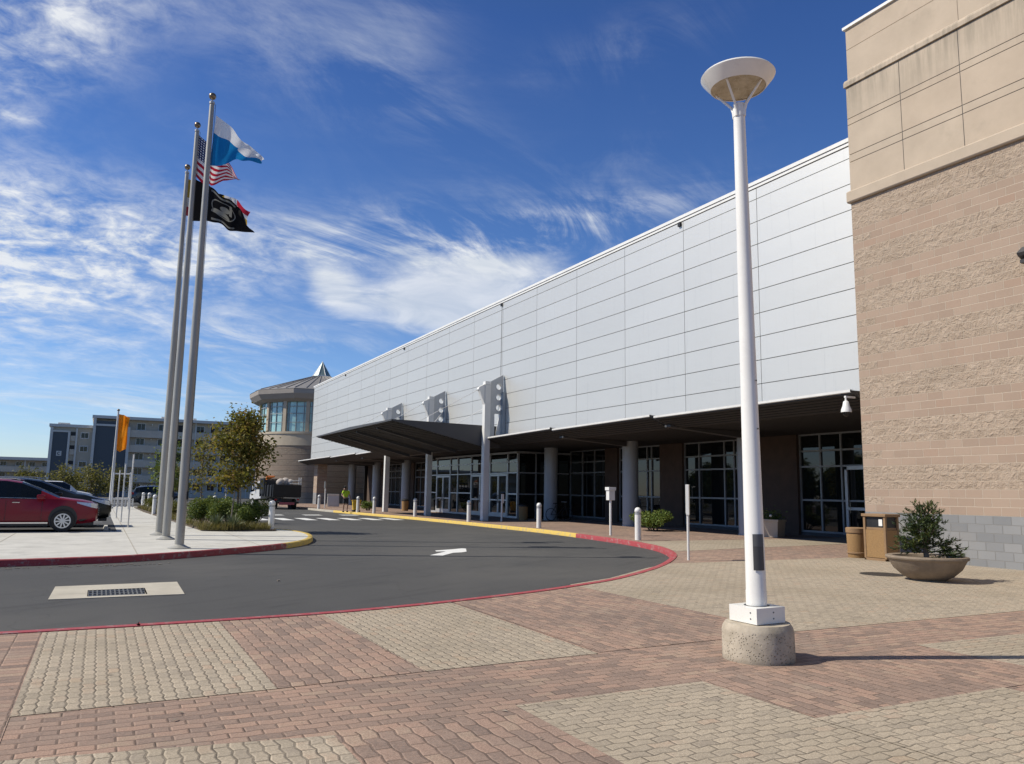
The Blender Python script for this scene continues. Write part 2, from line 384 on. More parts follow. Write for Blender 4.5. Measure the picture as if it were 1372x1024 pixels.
M['conifer']=foliage('conifer_needles',[(0,(.012,.026,.012)),(.45,(.03,.055,.02)),(.75,(.075,.10,.025)),(1,(.16,.14,.035))],.15)
M['drygrass']=foliage('dry_grass',[(0,(.09,.09,.03)),(.5,(.19,.16,.06)),(1,(.32,.26,.11))])
M['agave']=foliage('yucca_blades',[(0,(.07,.10,.06)),(.6,(.14,.17,.10)),(1,(.24,.26,.16))],.1)
M['bgtree']=foliage('far_tree_leaves',[(0,(.07,.075,.025)),(.5,(.16,.15,.045)),(1,(.26,.21,.065))],.35)
M['cond_grey']=simple('condo_grey_siding',(.54,.475,.385),.85,0,.06,.6)
M['cond_beige']=simple('condo_beige_siding',(.5,.45,.36),.85,0,.06,.6)
M['cond_blue']=simple('condo_blue_siding',(.085,.10,.115),.8,0,.06,.6)
M['cond_trim']=simple('condo_trim',(.60,.59,.56),.7,0,.05)
M['cond_rail']=simple('condo_rail',(.55,.49,.405),.75,0,.08,1.)
M['cond_shade']=simple('condo_back_wall',(.53,.465,.375),.9,0,.08,.6)
M['roofmetal']=simple('standing_seam_roof',(.27,.255,.24),.55,.3,.1,1.)
M['eave']=simple('eave_metal',(.36,.32,.28),.7,.1,.08,1.)
M['copper']=simple('verdigris_panel',(.22,.29,.28),.35,.4,.15,2.)
M['skin']=simple('skin',(.36,.22,.16),.6); M['hivis']=simple('hivis_fabric',(.42,.62,.03),.8,0,.15,8.)
M['darkcloth']=simple('dark_cloth',(.03,.032,.04),.9); M['cap']=simple('dark_cap',(.02,.02,.022),.8); M['hair']=simple('hair',(.03,.02,.015),.8)
M['yellow']=simple('yellow_plastic',(.75,.48,.03),.5); M['orange']=simple('orange_plastic',(.75,.2,.03),.5)
M['bluesign']=simple('blue_sign',(.05,.17,.42),.5); M['sack']=simple('white_sack',(.42,.37,.33),.8,0,.2,6.,bump=.03,bscale=9.)
M['pink']=simple('faded_red_bumper',(.52,.12,.14),.6,0,.3,10.)

# ---------------------------------------------------------------- camera, light, sky
cam=bpy.data.cameras.new('camera'); co=bpy.data.objects.new('camera',cam); COL.objects.link(co); S.camera=co
RW=[[0.886639095090022,0.07909084050098003,0.45564871777148186],[-0.4621674807390845,0.11637913011364628,0.8791229253189107],[0.01650256965550956,-0.9900507749720918,0.13973950111520195]]
co.matrix_world=Matrix(((RW[0][0],-RW[0][1],-RW[0][2],0),(RW[1][0],-RW[1][1],-RW[1][2],0),(RW[2][0],-RW[2][1],-RW[2][2],1.5),(0,0,0,1)))
cam.sensor_width=36; cam.sensor_fit='HORIZONTAL'; cam.lens=1050/1372*36; cam.clip_start=.05; cam.clip_end=3000
SUN_EL=R(45); SD=Vector((-1,.40,0)).normalized()*cos(SUN_EL)+Vector((0,0,sin(SUN_EL)))
sl=bpy.data.lights.new('sun','SUN'); sl.energy=5.0; sl.angle=R(.53); sl.color=(1,.93,.80)
so=bpy.data.objects.new('sun',sl); COL.objects.link(so); so.rotation_euler=SD.to_track_quat('Z','Y').to_euler(); so.location=(-30,20,40)
def sky():
    w=bpy.data.worlds.new('World'); S.world=w; w.use_nodes=True; t=NT(w.node_tree)
    bg=w.node_tree.nodes['Background']
    sk=t.n('TexSky',sky_type='NISHITA',sun_disc=False,sun_elevation=SUN_EL,sun_rotation=math.atan2(SD.x,SD.y),altitude=0,air_density=1.0,dust_density=.25,ozone_density=4.5)
    d=t.n('TexCoord').outputs['Generated']; x,y,z=t.xyz(d)
    az=t.m('MULTIPLY',t.m('ARCTAN2',x,y),57.2958); el=t.m('MULTIPLY',t.m('ARCSINE',z),57.2958)
    zz=t.m('ADD',t.m('MAXIMUM',z,0.),.16)
    px,py=t.m('DIVIDE',x,zz),t.m('DIVIDE',y,zz)
    pv=t.comb(px,py)
    puff=t.noise(pv,19.,9,.66,.5); puff2=t.noise(pv,5.,7,.58,.6)
    # streaks run roughly along the cloud-plane diagonal
    a=R(-28); su=t.m('SUBTRACT',t.m('MULTIPLY',px,cos(a)),t.m('MULTIPLY',py,sin(a))); sv=t.m('ADD',t.m('MULTIPLY',px,sin(a)),t.m('MULTIPLY',py,cos(a)))
    st=t.noise(t.comb(t.m('MULTIPLY',su,1.2),t.m('MULTIPLY',sv,2.4)),1.5,10,.68,1.3)
    hs=t.noise(t.comb(t.m('MULTIPLY',az,.035),t.m('MULTIPLY',el,.26)),1.0,8,.6,.5)
    def blob(a0,e0,sa,se,rot=0.,k=1.):
        da,de=t.m('SUBTRACT',az,a0),t.m('SUBTRACT',el,e0); c,s=cos(R(rot)),sin(R(rot))
        u=t.m('DIVIDE',t.m('ADD',t.m('MULTIPLY',da,c),t.m('MULTIPLY',de,s)),sa)
        v=t.m('DIVIDE',t.m('SUBTRACT',t.m('MULTIPLY',de,c),t.m('MULTIPLY',da,s)),se)
        r2=t.m('ADD',t.m('MULTIPLY',u,u),t.m('MULTIPLY',v,v))
        return t.m('MULTIPLY',t.m('EXPONENT',t.m('MULTIPLY',r2,-1.)),k)
    def summ(l):
        r=l[0]
        for q in l[1:]: r=t.m('ADD',r,q)
        return r
    A=summ([blob(-6.5,27.2,6.0,3.4,28,1.5),blob(-5,15.5,9.5,3.6,-8,1.7),blob(-9,11,9,4,0,1.0),blob(5.,16.6,6,2.6,-4,1.2),blob(-7,22.2,1.8,.6,0,.9),blob(-20,16,8,7,0,1.2),blob(1.,31,5,2.,10,.4)])
    B=summ([blob(16.5,30,3.6,5.5,-58,.42),blob(21,26.6,5.,2.0,-18,.4),blob(9,31,7,4,20,.35),blob(36,31,7,1.6,10,.3),blob(21,18.4,11.,2.0,2,1.6),blob(32,19.4,9,1.6,8,1.5),blob(12,17.0,7,1.6,0,1.3),blob(5,11,9,3,0,.8),blob(4,7.2,10,3.5,0,.5),blob(-4,5,12,3.0,0,.55),blob(13,9,7,2.,0,.4),blob(35,24,5,1.,8,.22),blob(30,20,11,3.5,5,.2)])
    C=summ([blob(21.5,13.2,7.5,2.6,-2,1.15),blob(13.8,14.6,2.4,1.6,-35,.85),blob(27,15.6,8,2.4,8,.8),blob(18,16.6,8,.9,0,.5)])
    den=t.m('ADD',t.m('MULTIPLY',t.m('MULTIPLY',A,t.mr(t.m('ADD',t.m('MULTIPLY',puff,.42),t.m('MULTIPLY',puff2,.62)),.36,.80)),1.0),
            t.m('MULTIPLY',B,t.mr(t.m('ADD',t.m('MULTIPLY',st,.6),t.m('MULTIPLY',hs,.42)),.43,.76)))
    C2=t.mr(t.m('ADD',C,t.m('MULTIPLY',t.m('SUBTRACT',t.m('ADD',t.m('MULTIPLY',hs,.5),t.m('MULTIPLY',puff2,.5)),.5),1.6)),.42,1.15)
    den=t.m('ADD',den,t.m('MULTIPLY',C2,t.m('MULTIPLY',t.mr(C,.12,.6),.8)))
    den=t.m('ADD',den,t.m('MULTIPLY',t.mr(t.m('ADD',t.m('MULTIPLY',st,.5),t.m('MULTIPLY',puff2,.5)),.56,.84),.10))
    den=t.m('MULTIPLY',t.m('MINIMUM',den,1.),t.mr(el,-.5,5.,0,.92))
    skyc=t.n('HueSaturation',{'Color':sk.outputs[0],'Saturation':1.05,'Value':SKYV,'Hue':.5}).outputs[0]
    skyc=t.mix(1.,skyc,t.ramp(t.m('DIVIDE',el,60.,clamp=True),[(0,(1.4,1.5,1.75)),(.09,(1.26,1.4,1.7)),(.25,(.95,1.16,1.52)),(.55,(.66,.90,1.36)),(.72,(.9,.95,1.0)),(1,(1.0,1.0,.95))]),'MULTIPLY')
    shade=t.mr(puff2,.3,.7)
    cc=t.mix(shade,(9.4,10.2,11.2),(12.6,12.9,13.2))
    t.nt.links.new(t.mix(den,skyc,cc),bg.inputs[0]); bg.inputs[1].default_value=.07
SKYV=1.14
sky()
S.view_settings.view_transform='Standard'; S.view_settings.look='None'; S.view_settings.exposure=0; S.view_settings.gamma=1
S.render.engine='CYCLES'; S.cycles.max_bounces=7; S.cycles.use_denoising=True

# ---------------------------------------------------------------- ground, road, kerbs
def catmull(P,k=6):
    out=[]
    P=[Vector((p[0],p[1])) for p in P]
    for i in range(len(P)-1):
        a=P[max(i-1,0)];b=P[i];c=P[i+1];d=P[min(i+2,len(P)-1)]
        for j in range(k):
            t=j/k; out.append(.5*((2*b)+(c-a)*t+(2*a-5*b+4*c-d)*t*t+(3*b-a-3*c+d)*t**3))
    out.append(P[-1]); return [(v.x,v.y) for v in out]
RZ=-.13
g=MB(); g.add([(-900,-400,-.22),(900,-400,-.22),(900,1500,-.22),(-900,1500,-.22)],[(0,1,2,3)]); struct(g.build('ground',M['ground']))
g=MB(); g.add([(-120,5,RZ),(22,5,RZ),(22,120,RZ),(-120,120,RZ)],[(0,1,2,3)]); struct(g.build('road',M['asphalt']))
KERB=catmull([(-40,9.72),(-12,9.72),(-.8,9.73),(.6,9.75),(2.25,9.84),(3.23,9.99),(4.39,10.29),(5.82,10.77),(6.91,11.24),(8.28,11.95),(10.15,13.31),(11.81,14.83),(13.25,16.49),(14.55,18.71),(15.38,21.34),(15.78,23.83),(16.1,26.3),(16.3,28.92),(16.3,33),(16.28,37),(16.1,42.9),(15.7,48.91),(15.25,55),(14.93,60.5),(14.9,64)])
def slab(name,poly,z,mat,zb=-.3):
    b=MB(); b.prism(poly,zb,z); return b
def ribbon(mb,path,w,z1,z0,side,pick):
    n=len(path); L=[]
    for i,(x,y) in enumerate(path):
        a=Vector(path[max(i-1,0)]);b=Vector(path[min(i+1,n-1)]);d=(b-a).normalized(); nr=Vector((-d.y,d.x))*side
        L.append((x,y,x+nr.x*w,y+nr.y*w))
    for i in range(n-1):
        mb.cur=pick((path[i][0]+path[i+1][0])/2,(path[i][1]+path[i+1][1])/2)
        p,q=L[i],L[i+1]
        vs=[(p[0],p[1],z0),(p[0],p[1],z1-.02),(p[0]+(p[2]-p[0])*.12,p[1]+(p[3]-p[1])*.12,z1),(p[2],p[3],z1),(p[2],p[3],z0)]
        vs+=[(q[0],q[1],z0),(q[0],q[1],z1-.02),(q[0]+(q[2]-q[0])*.12,q[1]+(q[3]-q[1])*.12,z1),(q[2],q[3],z1),(q[2],q[3],z0)]
        mb.add(vs,[(k,5+k,6+k,k+1) for k in range(4)])
b=MB()
pl=KERB+[(14.9,84),(60,84),(60,-40),(-40,-40)]
b.prism([(x-.0+.06*(1 if i>6*2 else 0),y-.06) if i<len(KERB) else (x,y) for i,(x,y) in enumerate(pl)],-.3,0.)
def sheet(mb,poly,z,mi): mb.cur=mi; mb.add([(x,y,z) for x,y in poly],[tuple(range(len(poly)))])
sheet(b,[(-.4,6.24),(1.31,6.3),(1.31,9.72),(-.4,9.68)],.004,1)
sheet(b,[(2.55,6.4),(4.32,6.46),(4.36,10.2),(3.23,9.92),(2.5,9.8)],.004,1)
sheet(b,[(-.4,2.0),(1.4,2.0),(1.4,5.0),(-.4,5.3)],.004,1)
sheet(b,[(2.72,2.2),(4.46,2.2),(4.48,5.18),(2.74,5.15)],.004,2)
sheet(b,[(4.46,1.),(6.6,1.),(6.6,4.02),(4.46,4.02)],.008,2)
sheet(b,[(7.65,2.5),(9.6,2.5),(9.6,5.5),(7.65,5.53)],.004,2)
sheet(b,[(10.6,2.5),(14.6,2.5),(14.6,5.3),(10.6,5.45)],.004,2)
sheet(b,[(7.05,6.62),(18.2,6.62),(18.2,14.1),(11.3,14.12),(10.15,13.4),(8.28,12.02),(7.05,11.4)],.004,2)
sheet(b,[(13.95,17.1),(25,18.8),(25,21.),(15.6,21.)],.004,2)
sheet(b,[(-.4,-2),(-.4,9.68),(-6,9.68),(-6,-2)],.004,3)
sheet(b,[(1.4,2.0),(2.72,2.2),(2.74,5.1),(1.4,5.)],.004,4)
sheet(b,[(4.36,6.5),(7.05,6.62),(7.05,11.2),(5.82,10.7),(4.4,10.2)],.004,4)
sheet(b,[(1.31,6.3),(2.55,6.4),(2.5,9.8),(1.31,9.7)],.004,4)
sheet(b,[(4.48,4.02),(7.65,4.02),(7.65,5.4),(4.48,5.2)],.004,4)
struct(b.build('plaza_paving',[M['rust'],M['cream'],M['cream_far'],M['rust_edge'],M['rust_sq']]))
b=MB()
ribbon(b,KERB,.15,.014,-.3,-1,lambda x,y: 0 if y<25.5 else (1 if y<57 else 2))
struct(b.build('plaza_kerb',[M['red_kerb'],M['yellow_kerb'],M['old_kerb']],smooth=50))
ISL=catmull([(-60,17.6),(-20,18.0),(-6,18.45),(-1.64,18.79),(-.35,18.97),(.84,19.33),(2.94,20.75),(4.5,22.2),(5.45,23.6),(6.1,25.3),(6.45,27.2),(6.48,28.6),(6.3,30.2),(5.97,31.2),(5.9,34),(5.95,46),(6.0,58),(5.2,62),(3.2,64.5),(1.6,66)])
b=MB(); b.prism([(x-(.05 if i>40 else .0),y+.05) for i,(x,y) in enumerate(ISL)]+[(.6,66),(.6,63),(-60,63)],-.3,0.); 
struct(b.build('island_path',M['concrete']))
b=MB(); ribbon(b,ISL,.15,.012,-.3,1,lambda x,y: (0 if (x<4.75 and y<30) else (1 if y<33 else 2)))
struct(b.build('island_kerb',[M['red_kerb'],M['yellow_kerb'],M['old_kerb']],smooth=50))
b=MB(); b.add([(-60,29.35,.004),(.62,29.75,.004),(.54,62.9,.004),(-60,62.9,.004)],[(0,1,2,3)]); struct(b.build('parking_lot',M['asphalt']))
# scored joints of the apron and bay lines of the parking
b=MB()
for x in (-8.2,-5.2,-2.2,.86,3.9):
    b.box(x-.012,x+.012,18.2 if x<-3 else (19.6 if x<2 else 22),29.3,.0005,.0035)
b.box(.845,.875,29.3,62,.0005,.0035)
for y in (33,37,41,46): b.box(.65,2.2,y-.012,y+.012,.0005,.0035)
struct(b.build('apron_joints',M['old_kerb']))
b=MB()
for y in (34.4,37.3,40.2,43.1,46): b.box(-5.5,.2,y-.05,y+.05,.005,.008)
struct(b.build('parking_lines',M['roadpaint']))
BED=[(5.75,29.3),(5.55,29.03),(4.93,29.12),(3.26,29.62),(3.12,33.4),(2.96,37.7),(2.4,52),(2.25,62),(4.5,61.5),(5.75,58),(5.78,45)]
b=MB(); b.prism(BED,.001,.05); struct(b.build('planting_bed',M['soil']))
# road markings
b=MB(); z0,z1=RZ+.004,RZ+.007
b.prism([(7.64, 19.15), (7.92, 18.98), (8.56, 19.77), (8.83, 19.83), (9.07, 20.04), (9.52, 21.09), (9.44, 21.2), (8.97, 20.9), (8.39, 20.64), (8.27, 20.28), (8.56, 20.26)],z0,z1)
struct(b.build('lane_arrow_marking',M['roadpaint']))
b=MB()
for i in range(7):
    x=7.4+i*1.22; b.prism([(x,42.4),(x+.62,42.4),(x+.62,45.4),(x,45.4)],z0,z1)
for i in range(3): b.prism([(9.2+i*2.4,50.2),(10.3+i*2.4,50.2),(10.3+i*2.4,51.4),(9.2+i*2.4,51.4)],z0,z1)
struct(b.build('crosswalk_marking',M['roadpaint']))
# drain in the road
t=thing('storm_drain','dark iron drain grate set in a pale concrete pad in the asphalt','drain',(.35,13.9,RZ))
b=MB(); z=RZ+.012
for q in ([(-.53,13.25),(-.51,14.88),(-.03,14.19),(-.03,13.40)],[(-.51,14.88),(1.31,14.97),(.76,14.25),(-.03,14.19)],[(1.31,14.97),(1.28,13.24),(.74,13.44),(.76,14.25)],[(1.28,13.24),(-.53,13.25),(-.03,13.40),(.74,13.44)]):
    b.add([(x,y,z) for x,y in q],[(0,1,2,3)])
b.add([(x,y,RZ+.002) for x,y in [(-.53,13.25),(1.28,13.24),(1.31,14.97),(-.51,14.88)]]+[(x,y,z) for x,y in [(-.53,13.25),(1.28,13.24),(1.31,14.97),(-.51,14.88)]],[(i,(i+1)%4,4+(i+1)%4,4+i) for i in range(4)])
b.build('concrete_pad',M['pad'],t)
b=MB(); b.cur=0
for i in range(14):
    x=-.03+.79*i/13; b.box(x-.011,x+.011,13.42,14.22,RZ+.004,RZ+.012)
for y in (13.43,13.69,13.95,14.2): b.box(-.03,.76,y-.012,y+.012,RZ+.003,RZ+.0115)
b.cur=1; b.add([(-.03,13.4,RZ+.0022),(.76,13.43,RZ+.0022),(.76,14.25,RZ+.0022),(-.03,14.19,RZ+.0022)],[(0,1,2,3)])
b.build('grate',[M['seam'],M['black']],t)
b=MB(); b.lathe([(.42,.0045),(.42,.009),(.30,.011),(.29,.008),(.0,.008)],(14.0,10.8),28); 
tag(b.build('utility_cover',M['black'],loc=(14.0,10.8,0)),'round dark utility cover flush in the cream pavers beside the bowl planter','utility cover')
# litter: tiny dark leaves on the plaza (uncountable debris)
b=MB()
for i in range(70):
    x,y=random.uniform(-.5,8),random.uniform(4.2,11); 
    if y>9.4+max(0,(x-3)*.45): continue
    a=random.random()*6.3; s=random.uniform(.012,.03)
    b.add([(x-s*cos(a),y-s*sin(a),.0105),(x+s*.4*sin(a),y-s*.4*cos(a),.014),(x+s*cos(a),y+s*sin(a),.011),(x-s*.4*sin(a),y+s*.4*cos(a),.016)],[(0,1,2,3)])
for i in range(60):
    x=random.uniform(-2.5,1.5); y=18.6+.14*max(0,x)+random.uniform(-.35,0); a=random.random()*6; s=random.uniform(.01,.035)
    b.box(x-s,x+s,y-s*.6,y+s*.6,RZ+.002,RZ+.012)
for x,y in ((2.95,14.6),(-1.6,12.6)):
    b.box(x-.02,x+.025,y-.02,y+.02,RZ+.002,RZ+.022)
struct(b.build('fallen_leaves',M['stake']),'stuff')

# ---------------------------------------------------------------- brick wing on the right
t=thing('masonry_building','tan banded masonry building with beige stucco top floor and grey block base','building',(18,14.3,0))
BY=14.3
b=MB(); b.box(18.0,40,-9,BY,-.3,9.66)
b.build('masonry_wall',M['block'],t)
b=MB(); b.prism([(17.93,9.665),(17.90,9.70),(17.90,9.97),(17.97,10.02),(18.02,10.02),(18.02,9.665)],-9.1,BY+.07,'y'); b.box(18.02,40,BY,BY+.07,9.665,10.02)
b.build('cornice',M['stucco'],t,bev=.008)
b=MB(); b.cur=0
ys=[BY,12.63,11.0,9.37,7.7,4.5,1.3,-1.9,-5.1,-9]
for z0,z1 in ((10.03,10.85),(10.87,11.07),(11.09,11.95),(11.97,12.14),(12.16,13.08)):
    for i in range(len(ys)-1):
        if i%3==0 or True:
            b.box(18.0,18.2,ys[i+1]+.009,ys[i]-(.009 if i else 0),z0,z1)
b.box(18.2,40,BY-.3,BY,10.03,13.1)
b.build('stucco_panel',M['stucco'],t)
b=MB(); b.box(18.012,40,-9,BY-.3,10.02,13.1); b.box(18.1,40,-9,BY-.3,13.1,14.9); b.build('joint_backing',M['seam'],t)
b=MB(); b.prism([(17.95,13.1),(17.95,13.22),(18.0,13.31),(18.14,13.31),(18.14,13.1)],-9.05,BY+.05,'y'); b.build('ledge',M['stucco'],t,bev=.006)
b=MB()
for z0,z1 in ((13.315,14.26),(14.275,14.9)):
    for i in (0,2,4,6,8):
        y1=ys[i]; y0=ys[min(i+2,len(ys)-1)]
        b.box(18.08,18.25,y0+.006,y1-.006,z0,z1)
b.box(18.25,40,BY-.3,BY-.006,13.31,14.9)
b.build('upper_stucco',M['stucco'],t)
b=MB(); b.box(18.02,40,-9.06,BY+.06,14.9,14.98); b.build('parapet_cap',M['white_metal'],t)

# ---------------------------------------------------------------- the hall
H=thing('exhibition_hall','long low exhibition hall clad in silver metal panels above a dark recessed glass front','building',(19.2,15,0))
YE=82.3
cols=[BY+.05]+[19.04+3.84*i for i in range(0,17)]; cols=[c for c in cols if c<YE-1.]+[YE]
rows=[4.42,5.22,6.02,6.82,7.62,8.42,9.22,10.02,10.82,11.62,12.0]
b=MB()
for i in range(len(cols)-1):
    for j in range(len(rows)-1):
        b.box(19.2,19.26,cols[i]+.011,cols[i+1]-.011,rows[j]+.012,rows[j+1]-.012)
b.build('wall_panel',M['panel'],H)
b=MB(); b.box(19.235,19.6,BY,YE-.02,4.41,12.1); b.build('panel_joints',M['seam'],H)
b=MB(); b.box(19.17,19.7,BY+.02,YE+.02,12.02,12.11); b.box(19.14,19.7,BY+.02,YE+.04,12.13,12.25); b.build('parapet_cap',M['white_metal'],H)
for y in (23.05,38.4,54.4,70.2):
    b=MB(); b.box(19.12,19.2,y-.07,y+.07,11.84,12.0); b.build('scupper',M['black'],H)
b=MB(); b.box(19.188,19.199,38.385,38.415,7.9,11.84); b.build('expansion_joint',M['seam'],H)
b=MB(); b.box(19.6,62,BY,YE,11.7,11.9); b.build('roof',M['fascia'],H)
b=MB(); b.box(19.2,26,YE-.12,YE,4.41,12.1); b.build('end_wall',M['panel'],H)
# recessed front under the panels: ceiling, back wall, glazing
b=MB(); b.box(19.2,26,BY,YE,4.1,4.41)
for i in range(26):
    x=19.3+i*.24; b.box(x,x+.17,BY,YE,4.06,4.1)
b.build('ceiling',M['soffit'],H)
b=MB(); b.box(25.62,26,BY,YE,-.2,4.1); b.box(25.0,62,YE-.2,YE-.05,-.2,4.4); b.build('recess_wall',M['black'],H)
def glazing(y0,y1,muls,zs,door=None,x=25.5):
    f=MB(); w=.035
    for y in muls: f.box(x-.06,x+.03,y-w,y+w,.12,4.06)
    for z in zs: f.box(x-.05,x+.02,y0,y1,z-w,z+w)
    o=f.build('window_frame',M['alu_dark'],H)
    p=MB(); p.box(x,x+.03,y0,y1,.12,4.06); p.build('pane',M['glass'],o)
    s=MB(); s.box(x-.08,x+.1,y0,y1,-.05,.12); s.build('sill',M['fascia'],o)
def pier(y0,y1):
    p=MB(); p.box(25.3,25.62,y0,y1,-.1,4.09); p.build('brick_pier',M['shadeblock'],H)
ZS=(.16,1.4,2.74,3.37,4.03)
glazing(16.2,23.28,[23.24,22.22,21.21,20.2,19.2,18.2,17.2],ZS)
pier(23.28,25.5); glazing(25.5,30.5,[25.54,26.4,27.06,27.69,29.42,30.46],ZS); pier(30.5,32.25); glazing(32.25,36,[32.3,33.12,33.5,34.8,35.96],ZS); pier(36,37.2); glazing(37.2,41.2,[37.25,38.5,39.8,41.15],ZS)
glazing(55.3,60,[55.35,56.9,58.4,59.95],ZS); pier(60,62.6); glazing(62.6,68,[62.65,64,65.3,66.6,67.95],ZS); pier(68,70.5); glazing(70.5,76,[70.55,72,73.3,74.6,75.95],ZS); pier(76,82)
# single door at the right end
d=MB(); x=25.42
for (y0,y1,z0,z1) in ((19.3,19.42,.02,2.7),(20.9,21.02,.02,2.7),(19.3,21.02,2.58,2.72),(19.42,20.9,.02,.3),(19.42,20.9,1.05,1.16)): d.box(x-.05,x+.03,y0,y1,z0,z1)
do=d.build('door',M['alu'],H); d=MB(); d.path([(x-.12,20.75,.95),(x-.12,20.75,1.35)],.016); d.box(x-.12,x-.05,20.74,20.76,.97,.99); d.box(x-.12,x-.05,20.74,20.76,1.31,1.33); d.build('door_handle',M['chrome'],do)
# glazed entrance vestibule
V=[41.28,42.55,45.0,47.85,50.1,51.4,53.9,55.2]; vx=21.9
f=MB()
for y in V: f.box(vx-.06,vx+.06,y-.055,y+.055,0,3.95)
f.box(vx-.06,vx+3.6,41.22,41.34,3.83,3.95); f.box(vx-.05,vx+.05,41.28,55.2,3.83,3.95)
for z in (2.68,3.33): f.box(vx-.04,vx+.04,41.28,55.2,z-.035,z+.035)
for (y0,y1) in ((41.3,42.5),(47.9,50.1),(50.1,51.4),(53.9,55.2)):
    f.box(vx-.04,vx+.04,y0,y1,1.38,1.46); f.box(vx-.05,vx+.05,y0,y1,.0,.12)
for x in (23.1,24.3): f.box(x-.04,x+.04,41.23,41.33,0,3.83)
for z in (1.42,2.68): f.box(vx,25.4,41.25,41.31,z-.035,z+.035)
vf=f.build('vestibule_frame',M['alu'],H)
p=MB(); p.box(vx,vx+.02,41.28,55.2,.1,3.85); p.box(vx+.02,25.4,41.27,41.29,.1,3.85); p.build('vestibule_glass',M['glass'],vf)
def leaf(y0,y1,hy):
    d=MB(); x0,x1=vx-.075,vx-.005; s=.085
    for a in ((y0,y0+s,.02,2.62),(y1-s,y1,.02,2.62),(y0+s,y1-s,.02,.28),(y0+s,y1-s,2.5,2.62),(y0+s,y1-s,1.0,1.08)): d.box(x0,x1,*a)
    o=d.build('entrance_door',M['alu'],H)
    h=MB(); h.tube((x0-.05,hy,.85),(x0-.05,hy,1.35),.016); h.box(x0-.05,x0,hy-.01,hy+.01,.88,.9); h.box(x0-.05,x0,hy-.01,hy+.01,1.3,1.32); h.build('door_handle',M['black'],o)
for a,c in ((42.6,44.95),(45.05,47.8),(51.45,53.85)):
    m_=(a+c)/2; leaf(a,m_-.01,m_-.12); leaf(m_+.01,c,m_+.12)
# round columns
for y in (23.4,31.2,38.8,62.8,70.8,78.8):
    b=MB(); b.lathe([(.40,-.1),(.40,.05),(.385,.06),(.385,4.06)],(22.7,y),28); b.build('round_column',M['colgrey'],H,smooth=40)
# brick end piers past the colonnade
b=MB(); b.box(19.6,20.6,YE-1.6,YE-.2,-.2,4.06); b.build('end_pier',M['block'],H)
# canopies along the front: shallow wedges, one per bay
def canopy(y0,y1,dz0,dz1,xf=18.2,xb=22.2,zb=4.07):
    o=MB()
    def P(x,y,z): return (x,y,z)
    zf0,zf1=4.36+dz0,4.36+dz1
    top=.07
    vs=[(xf,y0,zf0),(xf,y1,zf1),(xf,y1,zf1+top),(xf,y0,zf0+top),(19.19,y0,zf0+top+.01),(19.19,y1,zf1+top+.01),(19.19,y0,4.03+dz0*.4),(19.19,y1,4.03+dz1*.4)]
    o.add(vs,[(0,3,2,1),(3,4,5,2),(0,1,7,6),(0,6,4,3),(1,2,5,7),(4,6,7,5)])
    c=recalc(o.build('canopy',M['fascia'],H))
    s=MB()
    for i in range(6):
        u=(i+.12)/6; v=(i+.85)/6
        q=lambda w,z,y: (xf+(19.19-xf)*w, y, (zf0 if y==y0 else zf1)*(1-w)+4.03*w+z)
        s.add([q(u,-.03,y0),q(v,-.03,y0),q(v,-.03,y1),q(u,-.03,y1),q(u,0,y0),q(v,0,y0),q(v,0,y1),q(u,0,y1)],[(0,1,2,3),(0,4,5,1),(1,5,6,2),(2,6,7,3),(3,7,4,0)])
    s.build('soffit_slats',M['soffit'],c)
    e=MB(); e.add([(xf-.03,y0,zf0+.02),(xf-.03,y1,zf1+.02),(xf-.03,y1,zf1+top+.02),(xf-.03,y0,zf0+top+.02),(xf+.12,y0,zf0+top+.02),(xf+.12,y1,zf1+top+.02),(xf,y0,zf0),(xf,y1,zf1)],[(0,3,2,1),(3,4,5,2),(0,1,7,6)])
    e.build('edge_flashing',M['lightgrey'],c)
for y0,y1,a,c in ((14.75,23.5,.03,-.02),(23.75,31.0,.05,-.02),(31.2,38.0,.06,-.03),(54.6,62.4,.05,-.03),(62.6,70.4,.05,-.02),(70.6,83.4,.05,.0)):
    canopy(y0,y1,a,c)
for y in (23.4,31.1,54.4,62.5,70.5):
    b=MB(); b.prism([(18.75,4.12),(18.75,4.04),(22.3,3.80),(22.3,4.05),(19.2,4.05)],y-.17,y+.17,'y'); b.build('canopy_beam',M['fascia'],H)
# big cantilevered entrance canopy over the drive
xf,xb,zf=12.95,19.18,5.12; y0,y1=38.25,54.0
zbm=lambda x: 5.06+(3.9-5.06)*min(1,max(0,(x-12.95)/(18.2-12.95)))
b=MB(); ym=46.0
def ztop(x,y): return 5.12+.10*(1-abs(y-ym)/8)-.01*(x-12.95)
n=12
vs=[];fs=[]
for i in range(n+1):
    x=xf+(xb-xf)*i/n
    for y in (y0,ym,y1): vs.append((x,y,ztop(x,y)))
    for y in (y1,ym,y0): vs.append((x,y,zbm(x)+(.08*(1-abs(y-ym)/8))))
for i in range(n):
    for k in range(6): fs.append((i*6+k,i*6+(k+1)%6,(i+1)*6+(k+1)%6,(i+1)*6+k))
fs.append((0,5,4,3,2,1)); fs.append(tuple(n*6+k for k in range(6)))
b.add(vs,fs); ec=recalc(b.build('entrance_canopy',M['fascia'],H))
b=MB()
